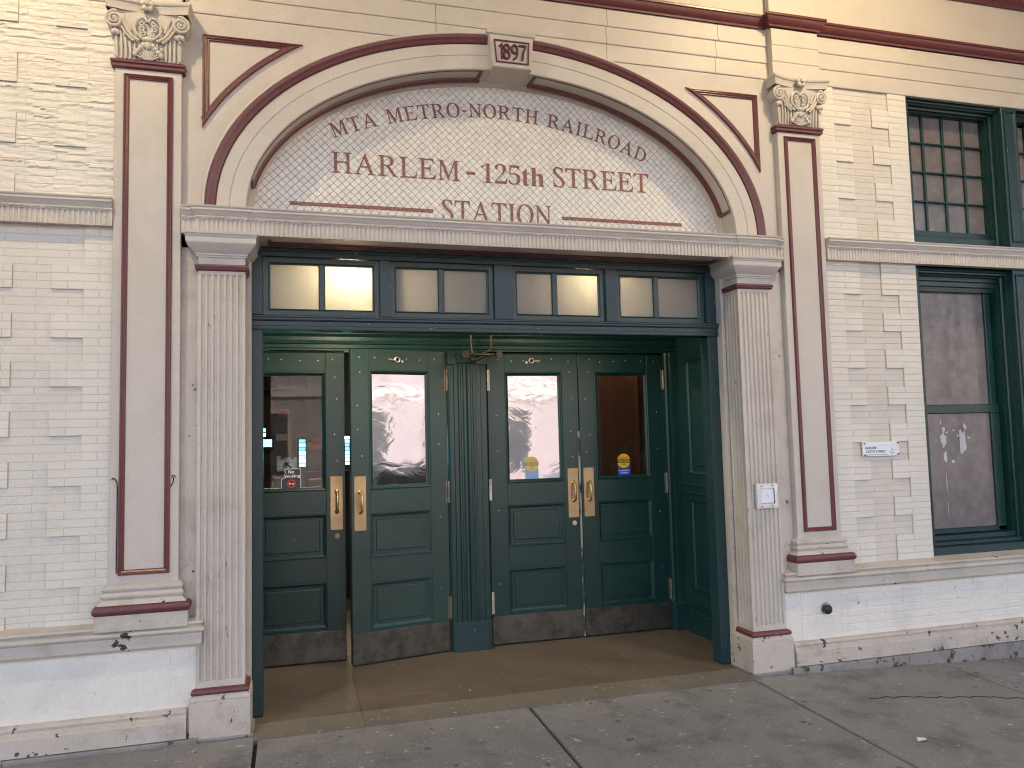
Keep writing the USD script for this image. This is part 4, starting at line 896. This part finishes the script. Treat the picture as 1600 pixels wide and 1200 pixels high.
# ------------------------------------------------------------------ things fixed to the front
dec = XZ(YD-.0005+.021)
def disc(cx, cz, r, y, h=.0006): return plate(circ(cx, cz, r), h, XZ(y))
def decal(x0, faded, label):
    y = YD+.0205
    cx, cz, r = x0+.055, 1.378, .058
    t = thing('caution_sticker', label, 'sticker', group='caution stickers on the door glass')
    yw, bl, ik = ('yellow_faded', 'blue_faded', 'ink_faded') if faded else ('yellow', 'blue', 'ink')
    b = obj('blue_panel', plate(sbox(cx-.054, 1.252, cx+.056, 1.345), .0005, XZ(y)), bl, t)
    o = obj('yellow_disc', disc(cx, cz, r, y-.0006), yw, t)
    obj('black_bar', plate(sbox(cx-.0575, cz-.016, cx+.0575, cz+.014), .0004, XZ(y-.0013)), ik if faded else 'ink', o)
    obj('lettering', sans('CAUTION', .018, cx-.049, cz-.010, y-.0018, .0004, width=.098), yw, o)
    obj('lettering', sans('AUTOMATIC', .011, cx-.040, cz+.021, y-.0013, .0004, width=.080), ik, o)
    obj('lettering', sans('DOOR', .012, cx-.020, cz-.034, y-.0013, .0004, width=.040), ik, o)
    if not faded:
        obj('lettering', sans('ACTIVATE SWITCH', .010, cx-.047, 1.294, y-.0006, .0004, width=.094), 'decal_white', b)
        obj('lettering', sans('TO OPERATE', .010, cx-.033, 1.276, y-.0006, .0004, width=.066), 'decal_white', b)
    else:
        obj('lettering', sans('CAUTION', .006, cx-.018, cz-.046, y-.0013, .0004, width=.036), ik, o)
decal(1.218, False, 'crisp yellow and blue caution sticker on the right door glass over brown wood')
decal(.428, True, 'faded yellow caution sticker on the mirror filmed door glass right of the mullion')
ns = thing('no_smoking_sticker', 'torn dark no smoking sticker low on the left door glass', 'sticker')
y = YD+.0205
pg = Polygon([(-1.420, 1.238), (-1.413, 1.231), (-1.287, 1.231), (-1.280, 1.238), (-1.280, 1.392), (-1.287, 1.399), (-1.398, 1.399), (-1.392, 1.372), (-1.398, 1.352), (-1.388, 1.338), (-1.412, 1.330), (-1.420, 1.322)])
pi = pg.buffer(-.0035)
b = obj('white_border', plate(pg.difference(pi), .0006, XZ(y)), 'decal_white', ns)
obj('dark_field', plate(pi, .0005, XZ(y)), 'decal_dark', ns)
obj('lettering', sans('No', .021, -1.372, 1.366, y-.0006, .0004, width=.044), 'decal_white', ns)
obj('lettering', sans('moking', .019, -1.389, 1.336, y-.0006, .0004, width=.102), 'decal_white', ns)
obj('ban_ring', [plate(circ(-1.348, 1.291, .030).difference(circ(-1.348, 1.291, .023)), .0005, XZ(y-.0006)), plate(affinity.rotate(sbox(-1.375, 1.288, -1.321, 1.294), -40), .0005, XZ(y-.0011))], 'decal_red', ns)
obj('cigarette', plate(sbox(-1.366, 1.286, -1.330, 1.295), .0005, XZ(y-.0006)), 'decal_white', ns)
obj('lettering', plate(union_all([sbox(-1.405+k*.0095, 1.244, -1.398+k*.0095, 1.249) for k in range(12)]), .0004, XZ(y-.0006)), 'decal_white', ns)

sg = thing('station_plaque', 'small white enamel plaque with black station lettering on the brick pier', 'sign')
pq = obj('plate', cbox(2.540, 2.848, -.012, .0, 1.389, 1.492, .002), 'white_enamel', sg)
obj('strip', cbox(2.5405, 2.8475, -.0145, -.0118, 1.4675, 1.4915, .001), 'white_enamel', pq)
obj('lettering', sans('HARLEM-', .0165, 2.559, 1.4405, -.0121, .0006, width=.105), 'ink', pq)
obj('lettering', sans('125TH STREET', .0165, 2.562, 1.4145, -.0121, .0006, width=.172), 'ink', pq)
obj('lettering', plate(union_all([sbox(2.564+k*.011, 1.398, 2.570+k*.011+.003*(k % 3), 1.4015) for k in range(17)]), .0005, XZ(-.0121)), 'ink', pq)
obj('scratch_marks', plate(union_all([LineString(l).buffer(.0022) for l in ([(2.775, 1.421), (2.79, 1.401)], [(2.783, 1.444), (2.797, 1.424)], [(2.800, 1.416), (2.806, 1.410)], [(2.818, 1.434), (2.821, 1.431)])]), .0004, XZ(-.0121)), 'ink', pq)
for x, z in ((2.552, 1.481), (2.836, 1.481), (2.554, 1.398), (2.838, 1.400)): obj('screw', cyl((x, -.011, z), (x, -.019, z), .006, 10), 'black', pq)

sw = thing('door_switch', 'square white push plate in a steel frame on the right fluted pilaster', 'switch')
fr = sbox(1.631, 1.070, 1.793, 1.233).buffer(-.004).buffer(.004)
hb2 = obj('frame', [plate(fr.difference(sbox(1.660, 1.098, 1.772, 1.206)), .030, lambda u, v, h: np.stack([u, -.038-h, v], -1)), plate(fr.buffer(-.006).difference(sbox(1.664, 1.102, 1.768, 1.202)), .004, lambda u, v, h: np.stack([u, -.068-h, v], -1))], 'steel', sw)
obj('push_plate', cbox(1.665, 1.767, -.066, -.04, 1.103, 1.201, .004), 'white_enamel', sw)
for x in (1.668, 1.752):
    for z in (1.083, 1.219): obj('screw', cyl((x, -.070, z), (x, -.0745, z), .005, 8), 'iron', sw)
w = obj('wheelchair_mark', plate(union_all([circ(1.715, 1.150, .010).difference(circ(1.715, 1.150, .0075)), LineString([(1.712, 1.170), (1.713, 1.154), (1.722, 1.152), (1.726, 1.142)]).buffer(.0018), circ(1.711, 1.174, .003)]), .0004, XZ(-.066)), 'steel', sw)

pi2 = thing('pipe_stub', 'black capped pipe stub low on the white brick dado', 'pipe')
obj('pipe', [cyl((2.145, -.02, .372), (2.145, -.052, .370), .026, 20), cyl((2.145, -.051, .370), (2.145, -.066, .369), .031, 20), ball((2.145, -.065, .369), (.029, .012, .029), 2)], 'black', pi2, smooth=40)
obj('collar', cyl((2.150, -.026, .374), (2.150, -.036, .373), .040, 20), 'steel', pi2, smooth=40)
hk = thing('iron_bracket', 'rusty forked iron bracket hanging over the door mullion', 'bracket')
Yb = 1.08
obj('cross_bar', tube([(-.075, Yb, 2.222), (.02, Yb-.01, 2.222), (.10, Yb, 2.222), (.185, Yb+.02, 2.226)], .012, 10), 'iron', hk, smooth=40)
obj('end_knob', [cyl((-.082, Yb-.03, 2.222), (-.082, Yb+.012, 2.222), .030, 16), cyl((.186, Yb-.014, 2.226), (.186, Yb+.03, 2.226), .024, 16), tube([(.180, Yb, 2.225), (.178, Yb, 2.195)], (.012, .016), 8)], 'iron', hk, smooth=40)
obj('hanger', [tube(_cr([(.135, Yb+.03, 2.50), (.133, Yb+.03, 2.34), (.128, Yb+.02, 2.285), (.10, Yb+.005, 2.25), (.03, Yb-.005, 2.225)], 6), .009, 8), tube([(-.022, Yb+.06, 2.50), (-.02, Yb+.05, 2.30), (-.018, Yb+.02, 2.23)], .007, 8)], 'iron', hk, smooth=40)
obj('arm', tube(_cr([(-.06, Yb, 2.205), (-.02, Yb-.01, 2.18), (.03, Yb-.01, 2.190), (.07, Yb, 2.215)], 5), (.011,)*16, 8) if False else tube([(-.055, Yb, 2.200), (-.02, Yb-.01, 2.175), (.03, Yb-.01, 2.190), (.07, Yb, 2.215)], .011, 8), 'iron', hk, smooth=40)
def cord(pts, lab):
    t = thing('cut_cord', lab, 'cord', group='cut cords on the left pilaster')
    obj('cord', tube(_cr(pts, 6), .0028, 6), 'black', t, smooth=40)
cord([(-2.278, -.035, 1.402), (-2.270, -.046, 1.412), (-2.258, -.040, 1.400), (-2.2515, -.036, 1.37), (-2.2510, -.035, 1.25), (-2.2512, -.035, .95), (-2.2512, -.035, .905)], 'thin black cut cord at the left edge of the left pilaster')
cord([(-1.985, -.034, 1.355), (-1.975, -.040, 1.375), (-1.970, -.044, 1.398), (-1.978, -.042, 1.412), (-1.968, -.046, 1.418), (-1.960, -.04, 1.405)], 'short black cord end at the right edge of the left pilaster')

# ------------------------------------------------------------------ lamps over the entrance, behind the transom lights
for k, (x, y, r, m, lab) in enumerate(((-.975, .435, .075, 'lamp_warm', 'round ceiling lamp glowing behind the second transom pane'), (.66, .47, .065, 'lamp_warm_dim', 'round ceiling lamp glowing behind the sixth transom pane'))):
    L = thing('ceiling_lamp', lab, 'lamp', group='ceiling lamps behind the transom')
    obj('base', cyl((x, y, 2.74), (x, y, 2.781), r*1.15, 24), 'steel', L, smooth=40)
    obj('globe', ball((x, y, 2.72), (r, r, .055), 3), m, L, smooth=True)

# ------------------------------------------------------------------ ticket hall behind the doors
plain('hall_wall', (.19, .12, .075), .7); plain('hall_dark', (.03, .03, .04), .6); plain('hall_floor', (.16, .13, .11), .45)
paint('wood', (.105, .046, .033), .38, .25, bump=.15, stretch=(14, 14, .6), fine=12)
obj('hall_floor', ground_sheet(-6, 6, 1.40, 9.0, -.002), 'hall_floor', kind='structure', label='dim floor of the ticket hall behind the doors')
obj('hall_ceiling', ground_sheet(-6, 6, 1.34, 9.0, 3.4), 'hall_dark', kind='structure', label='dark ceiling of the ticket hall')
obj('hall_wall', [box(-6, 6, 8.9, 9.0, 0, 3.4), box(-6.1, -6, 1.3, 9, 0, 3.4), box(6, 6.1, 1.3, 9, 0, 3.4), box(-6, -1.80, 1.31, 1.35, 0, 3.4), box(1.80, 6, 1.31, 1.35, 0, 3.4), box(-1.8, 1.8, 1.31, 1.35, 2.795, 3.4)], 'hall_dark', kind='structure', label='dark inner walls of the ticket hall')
wp = thing('wood_partition', 'brown wooden panelled partition seen through the right door', 'partition')
obj('panel', box(.98, 1.735, 2.02, 2.06, 0, 2.9), 'wood', wp); obj('post', [cbox(1.735, 1.765, 1.985, 2.06, 0, 2.9, .006), cbox(.95, .98, 1.985, 2.06, 0, 2.9, .006)], 'wood', wp)
obj('side_panel', box(1.765, 2.3, 2.04, 2.08, 0, 2.9), 'wood', wp)
vt = thing('wall_vent', 'small pale slatted vent on the wood beyond the right door', 'vent')
obj('grille', [box(1.78+.0, 1.84, 2.028, 2.0395, 1.22, 1.43)]+[cbox(1.782, 1.838, 2.015, 2.03, 1.232+i*.022, 1.244+i*.022, .002) for i in range(9)], 'hall_wall', vt)
hp = thing('hall_lamp', 'warm hanging ceiling light inside the ticket hall', 'lamp')
obj('shade', box(-2.2, -.6, 4.4, 4.9, 3.33, 3.39), 'steel', hp); obj('diffuser', box(-2.15, -.65, 4.43, 4.87, 3.315, 3.33), 'lamp_hall', hp)
hp = thing('hall_lamp', 'warm ceiling light over the wood partition behind the right door', 'lamp')
obj('shade', box(.9, 1.7, 1.55, 1.75, 3.30, 3.37), 'steel', hp); obj('diffuser', box(.92, 1.68, 1.57, 1.73, 3.285, 3.30), 'lamp_hall', hp)
bw = thing('ticket_wall', 'warm brown panelled wall with notices inside the left door', 'wall')
obj('panelling', box(-2.4, -1.20, 3.56, 3.62, 1.0, 2.62), 'hall_wall', bw); obj('counter_front', box(-2.6, -.6, 3.62, 3.7, 0, 1.3), 'hall_dark', bw)
hs = thing('track_sign', 'grey hanging track sign with black characters inside the left door', 'sign')
obj('board', cbox(-1.86, -1.345, 3.46, 3.48, 2.135, 2.285, .002), 'hall_wall', hs)
obj('lettering', [sans('to', .052, -1.60, 2.218, 3.459, .001, width=.085), sans('& 4', .052, -1.60, 2.150, 3.459, .001, width=.125)], 'ink', hs)
def panel(name, lab, cat, x0, x1, z0, z1, mat, y=3.52):
    o = obj(name, cbox(x0, x1, y, y+.02, z0, z1, .002), mat); tag(o, lab, cat); return o
plain('poster_red', (.62, .10, .09), .6); plain('poster_orange', (.66, .30, .04), .6)
panel('red_notice', 'small red notice on the wall inside the left door', 'notice', -1.466, -1.361, 1.857, 1.942, 'poster_red')
panel('paper_notice', 'small white paper notice inside the left door beside the glow', 'notice', -1.491, -1.381, 1.627, 1.693, 'paper')
panel('orange_poster', 'orange and red poster inside the left door beside the lit column', 'poster', -1.19, -1.03, 1.522, 1.60, 'poster_orange')
panel('red_poster', 'dark red banner above the orange poster in the hall', 'poster', -1.13, -.99, 1.585, 1.64, 'poster_red', 3.49)
af = thing('arrow_sign', 'grey folding sign with a black arrow inside the left door', 'sign')
obj('board', plate(Polygon([(-1.482, 1.322), (-1.292, 1.322), (-1.292, 1.455), (-1.322, 1.455), (-1.322, 1.436), (-1.352, 1.436), (-1.352, 1.455), (-1.412, 1.455), (-1.412, 1.436), (-1.446, 1.436), (-1.446, 1.470), (-1.482, 1.470)]), .015, XZ(3.49)), 'steel', af)
obj('arrow', plate(Polygon([(-1.412, 1.408), (-1.355, 1.408), (-1.372, 1.392), (-1.335, 1.352), (-1.348, 1.340), (-1.385, 1.378), (-1.412, 1.350)]), .002, XZ(3.474)), 'ink', af)
def screen(lab, x0, x1, z0, z1, n, y=3.5, seed=1):
    t = thing('info_screen', lab, 'screen', group='lit screens in the ticket hall'); r = np.random.default_rng(seed)
    obj('housing', box(x0-.02, x1+.02, y, y+.06, z0-.02, z1+.02), 'black', t)
    q = (z1-z0)/n
    for i in range(n):
        obj('lit_row', box(x0, x1, y-.004, y-.0005, z0+i*q+q*.12, z0+(i+1)*q-q*.12), str(r.choice(['screen_cyan', 'screen_white', 'screen_blue', 'screen_teal', 'screen_cyan'])), t)
screen('tall narrow lit column of cyan rows seen through the left door glass', -1.268, -1.208, 1.353, 1.637, 7, seed=2)
screen('tall narrow lit display seen in the gap beside the ajar door', -.90, -.74, 1.36, 1.66, 8, seed=5)
screen('bright blue white screen at the left edge of the left door glass', -1.72, -1.528, 1.554, 1.65, 1, seed=11)
screen('small blue screen above the bright one inside the left door', -1.72, -1.59, 1.665, 1.755, 2, seed=21)
cb = thing('hall_cabinet', 'dull olive cabinet with a handle inside the left door', 'cabinet')
obj('body', cbox(-1.175, -.93, 3.40, 3.55, .35, 1.235, .006), 'hall_wall', cb); obj('handle', tube([(-1.14, 3.39, 1.05), (-1.14, 3.375, 1.03), (-1.14, 3.375, .99), (-1.14, 3.39, .97)], .006, 6), 'steel', cb)

# ------------------------------------------------------------------ litter
sc = obj('paper_scrap', None or trimesh.Trimesh(np.array([(0, 0, .004), (.045, -.012, .012), (.060, .020, .006), (.018, .030, .010), (0, 0, .001), (.045, -.012, .009), (.060, .020, .003), (.018, .030, .007)])+np.array([1.745, -1.25, float(ground_z(1.76, -1.24))+.003]), [(0, 1, 2), (0, 2, 3), (4, 6, 5), (4, 7, 6), (0, 4, 5), (0, 5, 1), (1, 5, 6), (1, 6, 2), (2, 6, 7), (2, 7, 3), (3, 7, 4), (3, 4, 0)], process=False), 'paper', label='white paper scrap lying on the grey sidewalk', cat='litter')
plain('fleck', (.40, .39, .37), .8)
fl = []
for i in range(110):
    x = RNG.uniform(-2.2, 3.8); y = -.16-abs(RNG.normal(0, .55)) if i < 90 else RNG.uniform(-.1, 1.1)
    if y > -.12: x = RNG.uniform(-1.45, 1.6); z = .001
    else: z = float(ground_z(x, y))+.0015
    if y < -1.6: continue
    r = RNG.uniform(.002, .006) if RNG.random() < .93 else RNG.uniform(.007, .011); a = RNG.uniform(0, 3.14)
    p = ball((0, 0, 0), (r*1.3, r*.8, .0016), 1); p.apply_transform(trimesh.transformations.rotation_matrix(a, (0, 0, 1))); p.apply_translation((x, y, z)); fl.append(p)
obj('pavement_flecks', fl, 'fleck', kind='stuff', label='pale paint flecks and crumbs scattered over the pavement')

paint('gum', (.135, .128, .128), .8, .3)
gm = []; rg = np.random.default_rng(31)
for i in range(34):
    x, y = rg.uniform(-1.9, 3.6), -.2-abs(rg.normal(0, .55))
    if y < -1.7: continue
    r = rg.uniform(.007, .019)
    p = ball((0, 0, 0), (r*rg.uniform(.9, 1.4), r, .0022), 2); p.apply_transform(trimesh.transformations.rotation_matrix(rg.uniform(0, 3), (0, 0, 1))); p.apply_translation((x, y, float(ground_z(x, y))+.0012)); gm.append(p)
obj('gum_spots', gm, 'gum', kind='stuff', label='dark trodden gum spots on the grey sidewalk')

# ------------------------------------------------------------------ the railway viaduct over the street front
paint('viaduct_steel', (.30, .27, .23), .6, .15, dirt=(.12, .08, .05), dirt_amt=.5)
V = thing('railway_viaduct', 'steel railway viaduct carried over the sidewalk in front of the station', 'viaduct')
DY = -6.0
obj('deck', box(-40, 40, DY, 14, 6.1, 6.6), 'viaduct_steel', V)
obj('edge_girder', cbox(-40, 40, DY-.3, DY, 5.75, 7.0, .02), 'viaduct_steel', V)
for x in np.arange(-36, 37, 4.0): obj('cross_girder', box(x-.12, x+.12, DY, -.05, 5.8, 6.099), 'viaduct_steel', V)
for x in (-14, -8, 10, 16):
    obj('column', [cbox(x-.2, x+.2, DY-.35, DY+.05, -.33, 5.75, .02)], 'viaduct_steel', V)
for x, lab in ((-2.9, 'warm lamp under the viaduct over the left pier'), (2.35, 'warm lamp under the viaduct over the right windows')):
    L = thing('viaduct_lamp', lab, 'lamp', group='lamps under the viaduct')
    obj('housing', cyl((x, -1.55, 5.50), (x, -1.55, 6.10), .16, 24), 'iron', L, smooth=40)
    obj('lens', ball((x, -1.55, 5.49), (.14, .14, .07), 3), 'lamp_viaduct', L, smooth=True)
# ------------------------------------------------------------------ across the street (seen in the mirror film)
paint('far_brick', (.42, .365, .365), .8, .14); plain('far_stone', (.62, .56, .50), .7); plain('far_glass', (.07, .075, .085), .1)
obj('sidewalk', box(-60, 60, -24, -18, -.33, -.18), 'concrete', kind='structure', label='sidewalk on the far side of the street')
F_ = thing('brick_building', 'sunlit pink brick building across the street', 'building')
obj('wall', box(-8, 34, -34, -24, -.2, 8.4), 'far_brick', F_)
obj('band_course', [box(-8.1, 34.1, -24, -23.85, 3.5, 3.9), box(-8.1, 34.1, -24, -23.7, 8.1, 8.6)], 'far_stone', F_)
for x in np.arange(-6, 33, 3.2):
    for z0, z1 in ((.4, 3.0), (4.6, 7.2)):
        fw = obj('window', box(x, x+1.5, -24.0, -23.93, z0, z1), 'far_stone', F_); obj('pane', box(x+.12, x+1.38, -23.93, -23.91, z0+.12, z1-.12), 'far_glass', fw)
# a parked car by the far kerb of the station side
plain('car_paint', (.62, .63, .66), .25, .3); plain('tyre', (.02, .02, .02), .8)
C_ = thing('parked_car', 'silver car parked in the street before the station', 'car', (5.6, -9.0, -.33), 8)
body = Polygon([(-2.2, .35), (-2.2, .75), (-1.5, .92), (-.95, 1.38), (.7, 1.42), (1.4, .98), (2.15, .85), (2.25, .5), (2.2, .3), (-2.1, .28)]).buffer(.06)
obj('body', plate(body.difference(union_all([circ(-1.35, .32, .36), circ(1.35, .32, .36)])), 1.7, lambda u, v, h: np.stack([u, h-.85, v], -1)), 'car_paint', C_)
obj('side_window', [plate(Polygon([(-.85, .98), (-.62, 1.30), (.6, 1.33), (1.05, .98)]), .01, lambda u, v, h, y=yy: np.stack([u, y+h, v], -1)) for yy in (.852, -.862)], 'far_glass', C_)
for x in (-1.35, 1.35):
    for y in (-.72, .72): obj('wheel', cyl((x, y-.1, .32), (x, y+.1, .32), .32, 24), 'tyre', C_, smooth=40)
for y in (-.6, .6): obj('headlight', ball((2.27, y, .66), (.04, .14, .08), 2), 'far_stone', C_)
